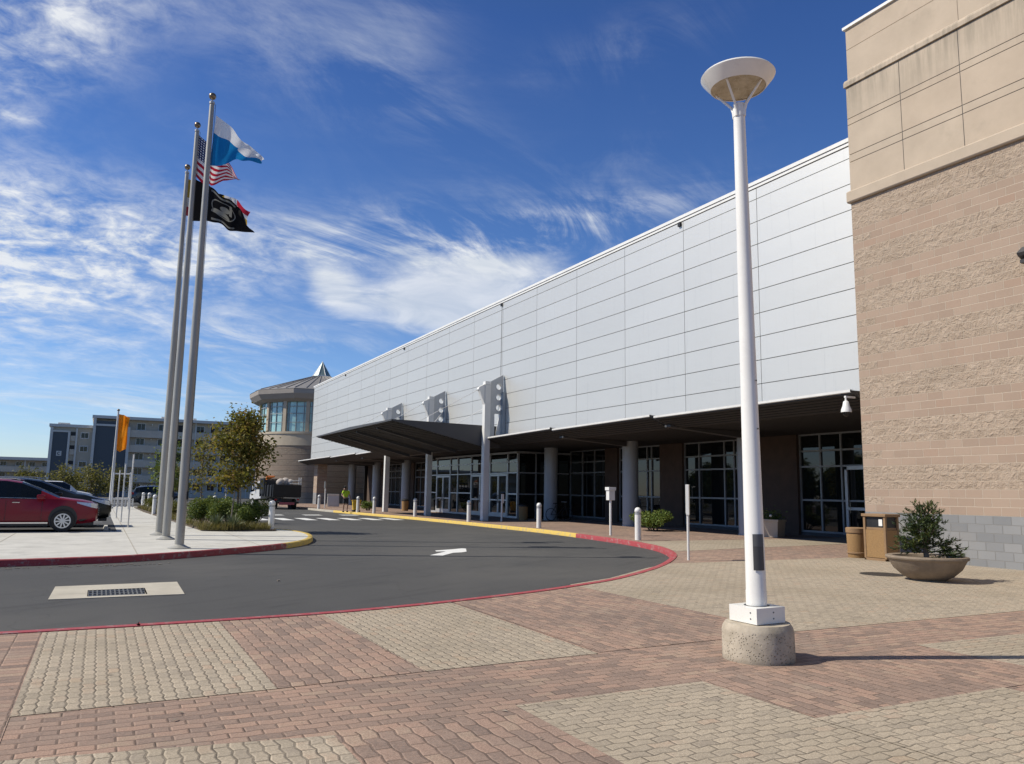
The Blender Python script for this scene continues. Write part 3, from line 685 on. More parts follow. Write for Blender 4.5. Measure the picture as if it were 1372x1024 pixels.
for i in range(24):
    u0=xf+(18.6-xf)*(i+.1)/24; u1=xf+(18.6-xf)*(i+.8)/24
    for ya,yb in ((y0+.1,ym),(ym,y1-.1)):
        f_=lambda y: .08*(1-abs(y-ym)/8)
        b.add([(u0,ya,zbm(u0)+f_(ya)-.035),(u1,ya,zbm(u1)+f_(ya)-.035),(u1,yb,zbm(u1)+f_(yb)-.035),(u0,yb,zbm(u0)+f_(yb)-.035),(u0,ya,zbm(u0)+f_(ya)),(u1,ya,zbm(u1)+f_(ya)),(u1,yb,zbm(u1)+f_(yb)),(u0,yb,zbm(u0)+f_(yb))],[(3,2,1,0),(0,1,5,4),(1,2,6,5),(2,3,7,6),(3,0,4,7)])
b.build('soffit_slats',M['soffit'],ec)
for y in (42.1,46.,49.9):
    b=MB(); b.prism([(13.4,zbm(13.4)+.06),(13.4,zbm(13.4)-.08),(18.2,3.74),(18.2,3.96)],y-.09,y+.09,'y'); b.build('canopy_rib',M['fascia'],ec)
b=MB(); b.box(xf-.03,xf+.03,y0-.02,y1+.02,5.05,5.13); b.build('edge_flashing',M['fascia'],ec)
# white columns that carry fins with round discs
for y in (38.0,46.2,54.4):
    b=MB(); b.box(18.0,18.34,y-.16,y+.16,-.1,7.25); c=b.build('square_column',M['lightgrey'],H,bev=.012)
    b=MB(); b.prism([(18.345,4.45),(18.345,7.45),(19.12,7.88),(19.12,5.72),(18.62,5.72),(18.62,4.45)],y-.08,y+.08,'y'); f=recalc(b.build('fin_plate',M['fin'],c)); cut_holes(f,[(18.86,y,7.2-.58*k) for k in range(3)],.165)
    b=MB(); b.box(18.005,18.35,y-.15,y+.15,7.26,7.44); b.prism([(17.99,7.28),(17.66,7.10),(17.62,6.98),(17.70,6.88),(17.99,6.2)],y-.13,y+.13,'y'); b.build('bracket',M['white_metal'],f)
    for k in range(3):
        z=7.2-.58*k; d=MB(); q=Matrix.Translation((18.86,y,z))@Matrix.Rotation(R(90),4,'X'); d.lathe([(.19,.075),(.19,.10),(.16,.10),(.16,-.10),(.19,-.10),(.19,-.075)],(0,0),28); d.v=[tuple(q@Vector(v)) for v in d.v]; d.build('hole_rim',M['lightgrey'],f,smooth=40)
    b=MB(); b.path([(17.68,y,6.98),(14.6,y+(.5 if y<40 else 0),5.16)],.014); b.path([(18.95,y-.14,6.5),(17.2,y-2.2,5.15)] if y>40 else [(18.95,y+.14,6.5),(17.2,y+2.2,5.15)],.012); b.build('tie_rod',M['white_metal'],f)
    b=MB(); b.prism([(18.72,4.45),(18.95,5.7),(19.1,5.7),(19.1,4.45)],y-.04,y+.04,'y'); b.build('gusset',M['lightgrey'],f)
    b=MB(); b.box(19.02,19.18,y-.3,y+.3,4.45,6.9); b.build('back_plate',M['colgrey'],f)

# ---------------------------------------------------------------- round tower behind the hall
CX,CY=22.83,94.2
T=thing('round_tower','round brick tower with a band of tall windows, faceted eave and pointed glass lantern','tower',(CX,CY,0))
b=MB(); b.lathe([(7.0,-.2),(7.0,6.3)],(CX,CY),72,uvr=7.0); b.build('brick_drum',M['drum'],T,smooth=30)
b=MB(); b.lathe([(7.06,6.3),(7.06,7.55),(7.14,7.6),(7.14,7.85),(6.9,7.86)],(CX,CY),72); b.build('stucco_band',M['stucco2'],T,smooth=30)
b=MB(); b.lathe([(6.75,7.8),(6.75,11.6)],(CX,CY),64); wg=b.build('window_band',M['teal'],T,smooth=30)
va=math.atan2(-CY,-CX)
mu=MB()
for k in range(16):
    b=MB()
    a=va-R(33.5)+R(22.5)*k; c,s=cos(a),sin(a); Mx=Matrix.Translation((CX,CY,0))@Matrix.Rotation(a,4,'Z')
    b.box(6.6,7.0,-.2,.2,7.86,11.5,Mx); b.build('window_pier',M['stucco2'],T)
    for q in (-.13,.0,.13):
        Mq=Matrix.Translation((CX,CY,0))@Matrix.Rotation(a+R(11.25)+q,4,'Z'); mu.box(6.7,6.84,-.035,.035,7.86,11.5,Mq)
for z in (8.9,9.9,10.7): mu.lathe([(6.84,z-.04),(6.86,z-.04),(6.86,z+.04),(6.84,z+.04)],(CX,CY),64)
mu.build('mullions',M['alu_dark'],wg)
va2=va+R(15)
b=MB(); b.lathe([(6.7,11.4),(7.2,11.2),(7.8,11.5),(8.2,12.05),(8.25,12.5),(8.1,12.58)],(CX,CY),10,va2,va2+2*PI); b.build('eave',M['eave'],T)
b=MB(); b.lathe([(8.25,12.56),(1.05,15.0),(.3,15.02)],(CX,CY),10,va2,va2+2*PI); rf=b.build('cone_roof',M['roofmetal'],T)
b=MB()
for k in range(40):
    a=va2+2*PI*k/40; b.tube((CX+7.95*(1 if k%4==0 else .963)/1.0*cos(a),CY+7.95*(1 if k%4==0 else .963)*sin(a),12.7),(CX+1.25*cos(a),CY+1.25*sin(a),14.96),.04,.03,4) if True else b.tube((CX+8.0*cos(a),CY+8.0*sin(a),12.66),(CX+1.3*cos(a),CY+1.3*sin(a),14.95),.045,.03,4)
b.build('standing_seams',M['roofmetal'],rf)
b=MB(); b.cur=0; b.lathe([(1.12,15.0),(.01,16.9)],(CX,CY),8,va+R(22.5),va+R(22.5)+2*PI); sp=b.build('lantern',M['copper'],T)
b=MB()
for k in range(8):
    a=va+R(22.5)+2*PI*k/8; b.tube((CX+1.14*cos(a),CY+1.14*sin(a),14.98),(CX,CY,16.92),.06,.02,5)
b.lathe([(1.2,14.9),(1.2,15.08),(1.0,15.1)],(CX,CY),8,va+R(22.5),va+R(22.5)+2*PI); b.build('lantern_frame',M['lightgrey'],sp)

# ---------------------------------------------------------------- lamp post in the plaza
LX,LY=5.6,5.69
t=thing('lamp_post','tall white lamp post with a dish head standing on a round concrete footing','lamp post',(LX,LY,0))
b=MB(); b.lathe([(.33,-.05),(.327,.26),(.318,.295),(.295,.332),(.0,.34)],(LX,LY),48); b.build('concrete_footing',M['pitted'],t,smooth=35)
b=MB(); b.cur=0; b.box(LX-.178,LX+.178,LY-.178,LY+.178,.34,.485); b.cur=1; b.lathe([(.118,.4855),(.118,.487),(.0,.487)],(LX,LY),24)
c=b.build('base_cover',[M['white_gloss'],M['black']],t,bev=.004)
b=MB()
for z in (.385,.44):
    for q,nq in (((LX+.03,LY-.178,z),(0,-1,0)),((LX-.178,LY-.1,z),(-1,0,0))): b=MB(); b.disc(q,nq,.007,10,.004); b.build('bolt',M['seam'],c)
b=MB(); b.lathe([(.097,.35),(.097,.62),(.094,.63),(.058,5.40)],(LX,LY),32); pol=b.build('pole',M['white_gloss'],t,smooth=40)
wd=math.atan2(-LY,-LX)+R(22)
def patch(r,z0,z1,da,a0,n=8,th=.006):
    m_=MB(); vs=[]
    for z in (z0,z1):
        rr=r-(.037*(z-.63)/4.77)
        for i in range(n+1):
            a=a0-da/2+da*i/n; vs.append((LX+(rr+th)*cos(a),LY+(rr+th)*sin(a),z))
    m_.add(vs,[(i,i+1,n+2+i,n+1+i) for i in range(n)]); return m_
patch(.097,.815,1.15,R(62),wd).build('access_cover',M['fascia'],pol,smooth=60)
patch(.0985,1.035,1.15,R(60),wd).build('cover_label',M['seam'],pol,smooth=60)
b=MB()
for z,da in ((2.15,.5),(2.62,.5)): b=MB(); b.disc((LX+.088*cos(wd+da),LY+.088*sin(wd+da),z),(cos(wd+da),sin(wd+da),0),.008,8,.006); b.build('pole_screw',M['black'],pol)
b=MB(); b.lathe([(.062,5.36),(.062,5.44),(.058,5.5),(.0,5.51)],(LX,LY),20); hc=b.build('head_collar',M['white_gloss'],t,smooth=40)
b=MB()
for k in range(4):
    a=R(20)+PI/2*k; pts=[(LX+r*cos(a),LY+r*sin(a),z) for r,z in ((.05,5.36),(.06,5.43),(.085,5.49),(.252,5.685))]
    b.path(pts,[.022,.018,.013,.012],8)
b.build('arm',M['white_gloss'],hc,smooth=50)
b=MB(); b.lathe([(.272,5.682),(.278,5.674),(.366,5.785),(.374,5.80),(.36,5.82),(.15,5.865),(.0,5.87)],(LX,LY),48); hd=b.build('dish_head',M['white_gloss'],t,smooth=35)
def lens():
    m,tt,bs=newmat('lamp_lens'); p=tt.pos(); n=tt.n('TexVoronoi',{'Vector':p,'Scale':14.},feature='DISTANCE_TO_EDGE').outputs[0]
    q=tt.noise(p,9.,3,.6)
    setp(tt,bs,base=tt.mix(tt.mr(n,.03,.0,0,.7),tt.ramp(q,[(.3,(.34,.29,.2)),(.7,(.55,.49,.37))]),(.62,.58,.48)),rough=.25); return m
b=MB(); b.lathe([(.272,5.686),(.2,5.698),(.0,5.705)],(LX,LY),40); b.build('lens',lens(),hd,smooth=60)
t.rotation_euler=(0,R(-.75),0)

# ---------------------------------------------------------------- flagpoles and flags
for i,(x,y,h,lab) in enumerate(((1.85,21.28,11.85,'aluminium flagpole nearest the red kerb, flying the blue and white flag'),(1.80,24.96,12.6,'middle aluminium flagpole, flying the striped flag above a black flag'),(1.76,27.3,12.1,'aluminium flagpole nearest the shrubs, lowest ball of the three'))):
    t=thing('flagpole',lab,'flagpole',(x,y,0),'tall flagpoles on the concrete apron')
    b=MB(); b.lathe([(.11,.02),(.11,3.0),(.062,h-.25),(.055,h-.2)],(x,y),20); b.build('shaft',M['poleal'],t,smooth=40)
    b=MB(); b.lathe([(.27,.0),(.27,.02),(.2,.045),(.125,.09),(.112,.1)],(x,y),24); b.build('base_flange',M['poleal'],t,smooth=40)
    b=MB(); b.lathe([(.035,h-.2),(.07,h-.19),(.07,h-.13),(.02,h-.12),(.02,h-.03)],(x,y),14); b.build('truck',M['steel'],t,smooth=40)
    b=MB(); b.sphere((x,y,h+.03),.095,16,10); b.build('finial_ball',M['ball'],t,smooth=80)
    b=MB(); b.path([(x+.1,y-.07,1.3),(x+.085,y-.05,h-.2)],.006,5); b.box(x+.09,x+.12,y-.09,y-.06,1.2,1.4); b.build('halyard',M['rubber'],t)
def lerp_path(P,u):
    f=u*(len(P)-1); i=min(int(f),len(P)-2); w=f-i; return tuple(P[i][k]*(1-w)+P[i+1][k]*w for k in range(2))
def cloth(top,bot,y,amp,nf,ph,tilt=0.0,nu=48,nv=20):
    b=MB()
    def fn(u,v):
        a=lerp_path(top,u); c=lerp_path(bot,u); x=c[0]+(a[0]-c[0])*v; z=c[1]+(a[1]-c[1])*v
        w=amp*min(1,u*3)*(sin(2*PI*(nf*u+.35*v)+ph)+.4*sin(2*PI*(nf*2.1*u-.5*v)+ph*2)); 
        return (x+.03*sin(6*v+7*u)*u, y+w+tilt*u, z+.03*u*sin(9*u+3*v))
    b.grid(fn,nu,nv); return b
def flagmat(name,fn):
    m,t,b=newmat(name); u,v,_=t.xyz(t.n('UVMap').outputs[0]); c=fn(t,u,v)
    setp(t,b,base=c,rough=.75,spec=.2); out=t.nt.nodes['Material Output']
    tr=t.n('BsdfTranslucent',{'Color':c}); mx=t.n('MixShader',{0:.35,1:b.outputs[0],2:tr.outputs[0]}); t.nt.links.new(mx.outputs[0],out.inputs[0]); return m
def circ(t,u,v,a,c,r,asp=1.0):
    return t.m('LESS_THAN',t.m('ADD',t.m('POWER',t.m('ABSOLUTE',t.m('MULTIPLY',t.m('SUBTRACT',u,a),asp)),2.),t.m('POWER',t.m('ABSOLUTE',t.m('SUBTRACT',v,c)),2.)),r*r)
def f_city(t,u,v):
    edge=t.m('ADD',.62,t.m('MULTIPLY',t.m('SUBTRACT',u,.2),-.16))
    c=t.mix(t.m('GREATER_THAN',v,edge),(.01,.20,.50),(.80,.82,.85))
    return t.mix(circ(t,u,v,.72,.52,.20,.9),c,(.72,.74,.78))
def f_us(t,u,v):
    red=t.m('LESS_THAN',t.m('FLOORED_MODULO',t.m('FLOOR',t.m('MULTIPLY',v,13.)),2.),.5)
    c=t.mix(red,(.82,.80,.78),(.48,.02,.045))
    can=t.m('MULTIPLY',t.m('LESS_THAN',u,.4),t.m('GREATER_THAN',v,.4615))
    gu=t.m('SUBTRACT',t.m('FRACT',t.m('MULTIPLY',u,15.)),.5); gv=t.m('SUBTRACT',t.m('FRACT',t.m('MULTIPLY',t.m('SUBTRACT',v,.4615),16.7)),.5)
    star=t.m('LESS_THAN',t.m('ADD',t.m('MULTIPLY',gu,gu),t.m('MULTIPLY',gv,gv)),.085)
    return t.mix(can,c,t.mix(star,(.025,.035,.12),(.8,.8,.8)))
def f_pow(t,u,v):
    disc=t.m('MULTIPLY',circ(t,u,v,.5,.52,.27,1.25),t.m('SUBTRACT',1.,circ(t,u,v,.5,.52,.245,1.25)))
    head=circ(t,u,v,.52,.56,.10,1.25); body=t.m('MULTIPLY',circ(t,u,v,.45,.30,.17,1.0),t.m('GREATER_THAN',v,.3))
    tower=t.m('MULTIPLY',t.m('COMPARE',u,.62,.025),t.m('COMPARE',v,.62,.16))
    k=t.m('MAXIMUM',t.m('MAXIMUM',disc,head),t.m('MAXIMUM',body,tower))
    bar=t.m('MULTIPLY',t.m('COMPARE',u,.5,.22),t.m('MAXIMUM',t.m('COMPARE',v,.9,.03),t.m('COMPARE',v,.1,.03)))
    return t.mix(t.m('MAXIMUM',k,bar),(.009,.009,.01),(.22,.22,.2))
def f_md(t,u,v):
    pal=t.m('FLOORED_MODULO',t.m('FLOOR',t.m('ADD',t.m('MULTIPLY',u,12.),t.m('GREATER_THAN',t.m('SUBTRACT',t.m('MULTIPLY',u,2.),v),0.))),2.)
    gold=t.mix(pal,(.55,.36,.04),(.012,.012,.012))
    uu=t.m('GREATER_THAN',t.m('FRACT',t.m('MULTIPLY',u,2.)),.5); vv=t.m('GREATER_THAN',t.m('FRACT',t.m('MULTIPLY',v,2.)),.5)
    rw=t.mix(t.m('COMPARE',uu,vv,.1),(.80,.78,.75),(.50,.025,.05))
    q=t.m('COMPARE',t.m('GREATER_THAN',u,.5),t.m('GREATER_THAN',v,.5),.1)
    return t.mix(q,gold,rw)
fl=[('flag','blue and white flag flying from the nearest flagpole','flag',
     [(1.97,11.36),(2.18,11.22),(2.48,11.0),(2.79,10.76),(3.05,10.6),(3.25,10.40)],[(1.9,9.94),(2.16,9.98),(2.4,10.12),(2.62,10.28),(2.91,10.29),(3.17,10.24)],21.25,.10,1.5,.6,flagmat('blue_white_flag',f_city)),
    ('flag','red and white striped flag with a starred blue corner on the middle flagpole','flag',
     [(1.86,12.31),(2.1,12.11),(2.4,11.88),(2.75,11.63),(3.12,11.19)],[(1.84,11.0),(2.11,10.72),(2.32,10.80),(2.68,11.0),(3.12,11.06)],24.95,.12,1.6,1.4,flagmat('striped_flag',f_us)),
    ('flag','black flag with a grey emblem flying under the striped flag','flag',
     [(1.84,10.90),(2.18,10.78),(2.53,10.60),(2.9,10.45),(3.22,10.2),(3.42,9.85)],[(1.87,9.56),(2.26,9.64),(2.59,9.6),(2.93,9.49),(3.23,9.46),(3.66,9.44)],25.0,.12,1.7,.2,flagmat('black_flag',f_pow)),
    ('flag','gold and black flag with red and white quarters seen behind the black flag','flag',
     [(1.81,11.72),(2.47,11.54),(2.97,11.36),(3.41,11.27),(3.86,11.0)],[(1.82,10.45),(2.55,10.4),(3.02,10.42),(3.34,10.36),(3.72,10.35)],27.3,.12,1.6,2.2,flagmat('quartered_flag',f_md))]
for nm,lab,cat,tp,bt,y,amp,nf,ph,mt in fl:
    tag(cloth(tp,bt,y,amp,nf,ph).build(nm,mt,smooth=80,loc=(tp[0][0],y,bt[0][1])),lab,cat,'flags on the tall flagpoles')
t=thing('flagpole','pale pole carrying an orange flag, far beyond the black car','flagpole',(.72,60,0))
b=MB(); b.lathe([(.19,0),(.19,.1),(.12,.12),(.06,6.6)],(.72,60),14); b.build('shaft',M['lightgrey'],t,smooth=40); b=MB(); b.sphere((.72,60,6.66),.09,10,6); b.build('finial_ball',M['ball'],t,smooth=80)
mo=flagmat('orange_flag_cloth',lambda t,u,v:t.mix(t.mr(t.noise(t.pos(),3.),.3,.7),(.88,.27,.012),(.98,.36,.03)))
b=cloth([(.74,6.4),(1.1,6.33),(1.45,6.2)],[(.74,3.95),(1.0,3.82),(1.36,4.0)],60,.10,1.2,.5,0,24,24)
tag(b.build('flag',mo,smooth=80,loc=(.74,60,5)),'limp orange flag on the pale far pole','flag')

# ---------------------------------------------------------------- bollards
def bollard(lab,x,y,z=0.,h=1.08):
    t=thing('bollard',lab,'bollard',(x,y,z),'white bollards')
    b=MB(); b.lathe([(.105,-.02),(.105,h-.24)],(x,y),20); b.v=[(p[0],p[1],p[2]+z) for p in b.v]; b.build('post',M['white_metal'],t,smooth=40)
    b=MB(); b.lathe([(.108,h-.24),(.108,h-.19),(.098,h-.185),(.098,h-.175)],(x,y),20); b.v=[(p[0],p[1],p[2]+z) for p in b.v]; b.build('band',M['steel'],t,smooth=40)
    b=MB(); b.lathe([(.098,h-.175),(.11,h-.165),(.112,h-.10),(.09,h-.04),(.045,h-.008),(.0,h)],(x,y),20); b.v=[(p[0],p[1],p[2]+z) for p in b.v]; b.build('cap',M['white_metal'],t,smooth=60)
for lab,x,y in (('white bollard by the red kerb bend, in front of the leafy shrub',16.1,21.71),
    ('white bollard beside the bicycle column, along the yellow kerb',17.06,30.15),
    ('white bollard just left of the near square entrance column',16.83,37.02),
    ('white bollard between the middle and far square entrance columns',16.83,44.79),
    ('white bollard just left of the far square column, beside a small bush',16.11,50.48),
    ('white bollard beside the worker in the yellow vest',15.55,52.3),
    ('farthest kerb bollard, between the truck and the worker',15.21,61.64),
    ('white bollard at the island tip, beside the dark hedge',5.62,29.65),
    ('small white bollard by the planting, right of the three flagpoles',5.45,44.5),
    ('white bollard half hidden behind the flagpole bases',2.68,46.72),
    ('farther left of the two small white bollards at the end of the concrete path',2.85,63.27),
    ('farther right of the two small white bollards at the end of the concrete path',3.14,61.19)): bollard(lab,x,y)

# ---------------------------------------------------------------- sign posts
t=thing('sign_post','white box on a slim post at the kerb, seen from behind','sign post',(16.85,24.4,0))
b=MB(); b.tube((16.85,24.4,0),(16.85,24.4,1.3),.045); b.build('post',M['white_metal'],t,smooth=40)
b=MB(); b.box(16.72,16.98,24.3,24.5,1.28,1.66); b.box(16.69,17.01,24.27,24.53,1.64,1.76); b.build('box',M['white_metal'],t,bev=.008)
t=thing('sign_post','thin post with an edge-on sign plate standing alone in the pavers','sign post',(13.05,16.0,0))
t.location=(12.35,14.7,0); ORG[t.name]=(12.35,14.7,0); x,y=12.35,14.7
b=MB(); b.tube((x,y,0),(x,y,1.72),.03,.03,10); b.build('post',M['lightgrey'],t,smooth=40)
b=MB(); Mz=Matrix.Translation((x,y,0))@Matrix.Rotation(R(-52),4,'Z'); b.box(-.045,-.03,-.02,.28,1.08,1.76,Mz); b.cur=1; b.box(-.047,-.0452,.0,.26,1.1,1.74,Mz); b.cur=0; b.box(-.03,.035,-.05,.05,1.05,1.76,Mz); b.build('sign_plate',[M['white_metal'],M['seam']],t)
t=thing('sign_post','pale post standing before the double entrance doors','sign post',(18.7,37.0,0))
b=MB(); b.tube((18.75,37.1,0),(18.75,37.1,1.35),.05); b.build('post',M['white_metal'],t,smooth=40); b=MB(); b.box(18.68,18.82,37.0,37.06,.95,1.42); b.build('sign_plate',M['lightgrey'],t)
for x,y,h,lab in ((.79,41.68,2.25,'shortest slim post beside the parking, beyond the black car'),(.9,37.37,2.45,'middle slim post beside the parking, just beyond the black car'),(1.03,32.5,2.68,'tallest slim post beside the parking, nearest to the flagpoles')):
    t=thing('parking_sign_post',lab,'sign post',(x,y,0),'slim sign posts along the parking')
    b=MB(); b.tube((x,y,0),(x,y,h),.028,.028,8); b.build('post',M['lightgrey'],t,smooth=40)
    b=MB(); b.box(x-.28,x+.02,y+.028,y+.036,h-.5,h-.05) if False else b.box(x-.008,x+.008,y-.15,y+.15,h-.55,h-.05); b.build('sign_plate',M['white_metal'],t)
t=thing('sign_post','blue square sign with a white mark on a post behind the planting','sign post',(6.4,47.5,0))
x,y=6.4,47.5; b=MB(); b.tube((x,y,RZ),(x,y,1.9),.03); b.build('post',M['lightgrey'],t); b=MB(); b.box(x-.24,x+.24,y-.05,y-.035,1.2,2.0); pl=b.build('sign_plate',M['bluesign'],t)
b=MB(); b.box(x-.2,x-.02,y-.056,y-.0505,1.62,1.96); b.box(x-.1,x+.0,y-.056,y-.0505,1.3,1.6); b.build('white_mark',M['white_metal'],pl)
t=thing('sign_post','thin post leaning by the truck tailgate at the kerb end','sign post',(16.33,64.2,0))
b=MB(); b.tube((16.33,64.2,0),(16.3,64.2,2.1),.05); b.build('post',M['white_metal'],t,smooth=40); b=MB(); b.box(16.24,16.28,64.0,64.4,1.6,2.15); b.build('sign_plate',M['seam'],t)
t=thing('white_frame','white tubular frame standing beyond the slim posts','frame',(.8,58,0))
b=MB()
for x in (.75,1.75): b.tube((x,58,0),(x,58,2.4),.05)
for z in (.7,2.3): b.tube((.75,58,z),(1.75,58,z),.045)
b.build('tubes',M['white_metal'],t)

# ---------------------------------------------------------------- planters, bins, camera, wall light
def bowl_planter(x,y):
    t=thing('bowl_planter','wide shallow concrete bowl planter by the grey block base','planter',(x,y,0))
    b=MB(); b.lathe([(.30,-.01),(.31,.02),(.44,.09),(.58,.22),(.655,.36),(.67,.385),(.70,.40),(.71,.425),(.70,.45),(.66,.46),(.60,.44),(.58,.38)],(x,y),48); b.build('bowl',M['bowl'],t,smooth=40)
    b=MB(); b.lathe([(.585,.385),(.3,.41),(.0,.42)],(x,y),28); b.build('soil',M['soil'],t)
bowl_planter(13.9,9.74)
def conifer(x,y,z):
    t=thing('dwarf_conifer','dark irregular dwarf conifer growing in the concrete bowl planter','conifer',(x,y,z))
    br=MB(); lf=MB(); rnd=random.Random(5)
    # camera-right direction in plan at this place is roughly (cos,-sin)
    rx,ry=.6,-.8
    limbs=[(-.30,.15,.85),(-.42,.0,.62),(-.12,.1,1.02),(-.25,-.2,.72),(.0,-.1,.8),(.12,.15,1.08),(.22,-.1,.98),(.30,.1,.75),(-.5,.1,.38),(-.35,-.2,.3),(.1,.2,.5),(.55,.0,.36),(.66,.1,.22),(-.1,-.3,.45),(.05,.3,.3),(-.48,-.1,.2),(-.2,.25,.55),(.18,-.25,.62),(.6,-.1,.12),(-.05,.0,.95)]
    br.path([(x,y,z-.03),(x-.02,y+.02,z+.3),(x+.02,y,z+.7)],[.05,.04,.015])
    for s,d,h in limbs:
        tip=Vector((x+rx*s+ry*-d*.9,y+ry*s+rx*d*.9,z+h)); st=Vector((x,y,z+h*.45)); br.tube(st,tip,.014,.005,5)
        for k in range(40):
            u=.25+.65*rnd.random(); c=st.lerp(tip,u)+Vector((rnd.gauss(0,.06),rnd.gauss(0,.06),rnd.gauss(0,.035)))
            dr=(tip-st).normalized()+Vector((rnd.gauss(0,.7),rnd.gauss(0,.7),rnd.gauss(0.1,.45))); dr.normalize(); L_=rnd.uniform(.06,.13)
            e=c+dr*L_
            for q in range(7):
                w=q/7; p=c.lerp(e,w); sd=Vector((rnd.gauss(0,1),rnd.gauss(0,1),rnd.gauss(0,.6))).normalized()*rnd.uniform(.03,.06); fwd=dr*.03
                n_=Vector((rnd.gauss(0,1),rnd.gauss(0,1),rnd.gauss(0,1))).normalized()*.016
                lf.add([p-n_,p+sd*.6+fwd-n_*.2,p+sd+fwd*1.6,p+n_],[(0,1,2,3)])
    br.build('trunk',M['bark'],t); lf.build('needles',M['conifer'],t)
conifer(13.9,9.74,.41)
t=thing('litter_bin','square sand-coloured aggregate litter bin with a dark slot, against the brick corner','litter bin',(17.2,13.25,0))
x0,x1,y0,y1=16.95,17.45,12.92,13.55
b=MB()
for a in ((x0,x1,y0,y0+.04),(x0,x1,y1-.04,y1),(x0,x0+.04,y0+.04,y1-.04),(x1-.04,x1,y0+.04,y1-.04)): b.box(*a,.0,.06); 
for xx in (x0,x1-.06):
    for yy in (y0,y1-.06): b.box(xx,xx+.06,yy,yy+.06,0,1.08)
b.box(x0+.03,x1-.03,y0+.03,y1-.03,.74,.80); b.build('frame',M['brown'],t,bev=.006)
b=MB(); b.box(x0+.012,x1-.012,y0+.012,y1-.012,.07,.74); b.build('aggregate_panel',M['agg'],t,bev=.006)
b=MB(); b.box(x0-.03,x1+.03,y0-.03,y1+.03,1.06,1.13); b.build('lid',M['brown'],t,bev=.012)
b=MB(); b.box(x0+.04,x1-.04,y0+.04,y1-.04,.80,1.06); b.build('slot',M['black'],t)
b=MB(); b.box(x0+.02,x0+.028,y0+.10,y0+.2,.84,1.0); b.build('notice',M['white_metal'],t)
t=thing('litter_bin','round sand-coloured litter bin left of the square one','litter bin',(17.25,14.15,0))
b=MB(); b.lathe([(.21,0),(.215,.02),(.235,.58),(.235,.6)],(17.3,14.05),24); b.build('drum',M['agg'],t,smooth=40)
b=MB(); b.lathe([(.225,.60),(.225,.62),(.25,.63),(.255,.74),(.23,.76),(.0,.76)],(17.3,14.05),24); b.build('lid',M['brown'],t,smooth=40); b=MB(); b.lathe([(.21,.1),(.242,.11),(.242,.14),(.21,.15)],(17.3,14.05),24); b.build('band',M['brown'],t,smooth=40)
t=thing('planter_box','grey tapered planter box with a small plant in front of the brick pier','planter',(22.75,22.2,0))
b=MB(); Mz=Matrix.Translation((22.75,22.2,0))@Matrix.Rotation(R(20),4,'Z'); w=.36
vs=[(-w*.86,-w*.86,0),(w*.86,-w*.86,0),(w*.86,w*.86,0),(-w*.86,w*.86,0),(-w,-w,.62),(w,-w,.62),(w,w,.62),(-w,w,.62)]
b.add([Mz@Vector(v) for v in vs],[(3,2,1,0),(0,1,5,4),(1,2,6,5),(2,3,7,6),(3,0,4,7)]); b.box(-w-.03,w+.03,-w-.03,w+.03,.58,.66,Mz); b.build('box',M['stucco2'],t,bev=.006)
t=thing('potted_plant','small leafy plant with a white flower in the grey planter box','plant',(22.75,22.2,.62)); b=MB()
for i in range(420): b.leaf((22.75+random.gauss(0,.2),22.2+random.gauss(0,.2),.66+abs(random.gauss(0,.17))),.075)
b.build('leaves',M['shrub'],t); b=MB(); b.sphere((22.4,21.95,.80),.05,8,6); b.build('flower',M['white_gloss'],t)
t=thing('security_camera','white dome camera hanging from the end of the canopy at the brick corner','camera',(17.9,14.55,4.2))
x,y=17.95,14.72; b=MB(); b.tube((x,y,4.10),(x,y,4.27),.028); b.box(x-.03,18.3,y-.03,y+.03,4.23,4.28); b.build('bracket',M['white_metal'],t)
b=MB(); b.lathe([(.03,4.15),(.07,4.12),(.095,4.0),(.135,3.9),(.14,3.83),(.11,3.83)],(x,y),20); b.build('housing',M['white_metal'],t,smooth=50)
b=MB(); b.lathe([(.11,3.835),(.10,3.77),(.06,3.72),(.0,3.705)],(x,y),18); b.build('dome',M['carglass'],t,smooth=70)
t=thing('wall_light','dark wedge wall light high on the banded masonry','wall light',(18,9.4,6.9))
b=MB(); b.prism([(18.0,6.72),(18.0,7.14),(17.78,7.10),(17.55,6.93),(17.6,6.86),(17.9,6.72)],9.15,9.75,'y'); b.build('housing',M['fascia'],t,bev=.008)
b=MB(); b.box(17.62,17.9,9.18,9.72,6.70,6.78); b.build('lens',M['black'],t)

# ---------------------------------------------------------------- shrubs, trees, grasses
def shrub(name,lab,cat,x,y,rx,ry,h,mat,n,ls,z=0.,grp=None,seed=1,stem=True):
    random.seed(seed); t=thing(name,lab,cat,(x,y,z),grp)
    lumps=[(random.uniform(-.62,.62)*rx,random.uniform(-.62,.62)*ry,random.uniform(.35,.72)*h,random.uniform(.34,.55)) for _ in range(11)]
    b=MB(); s=MB()
    for i in range(n):
        lx,ly,lz,lr=random.choice(lumps); d=Vector((random.gauss(0,1),random.gauss(0,1),random.gauss(0,.9))).normalized()*(random.random()**.35)
        p=Vector((x+lx+d.x*lr*rx,y+ly+d.y*lr*ry,z+max(.02,lz+d.z*lr*h*.62)))
        if p.z<z+.03: continue
        b.leaf(p,ls)
    for lx,ly,lz,lr in lumps: s.tube((x+lx*.3,y+ly*.3,z),(x+lx,y+ly,z+lz),.02,.008,5)
    b.build('leaves',M[mat],t); s.build('stems',M['bark'],t)
G_='shrubs in the planting island'
shrub('shrub','dark green hedge shrub beside the white bollard at the island tip','shrub',5.05,30.4,.75,.75,1.12,'shrub',5200,.075,.04,G_,11)
shrub('shrub','dark green shrub right behind the young tree stakes','shrub',4.5,32.6,.75,.8,1.15,'shrub',3600,.085,.04,G_,12)
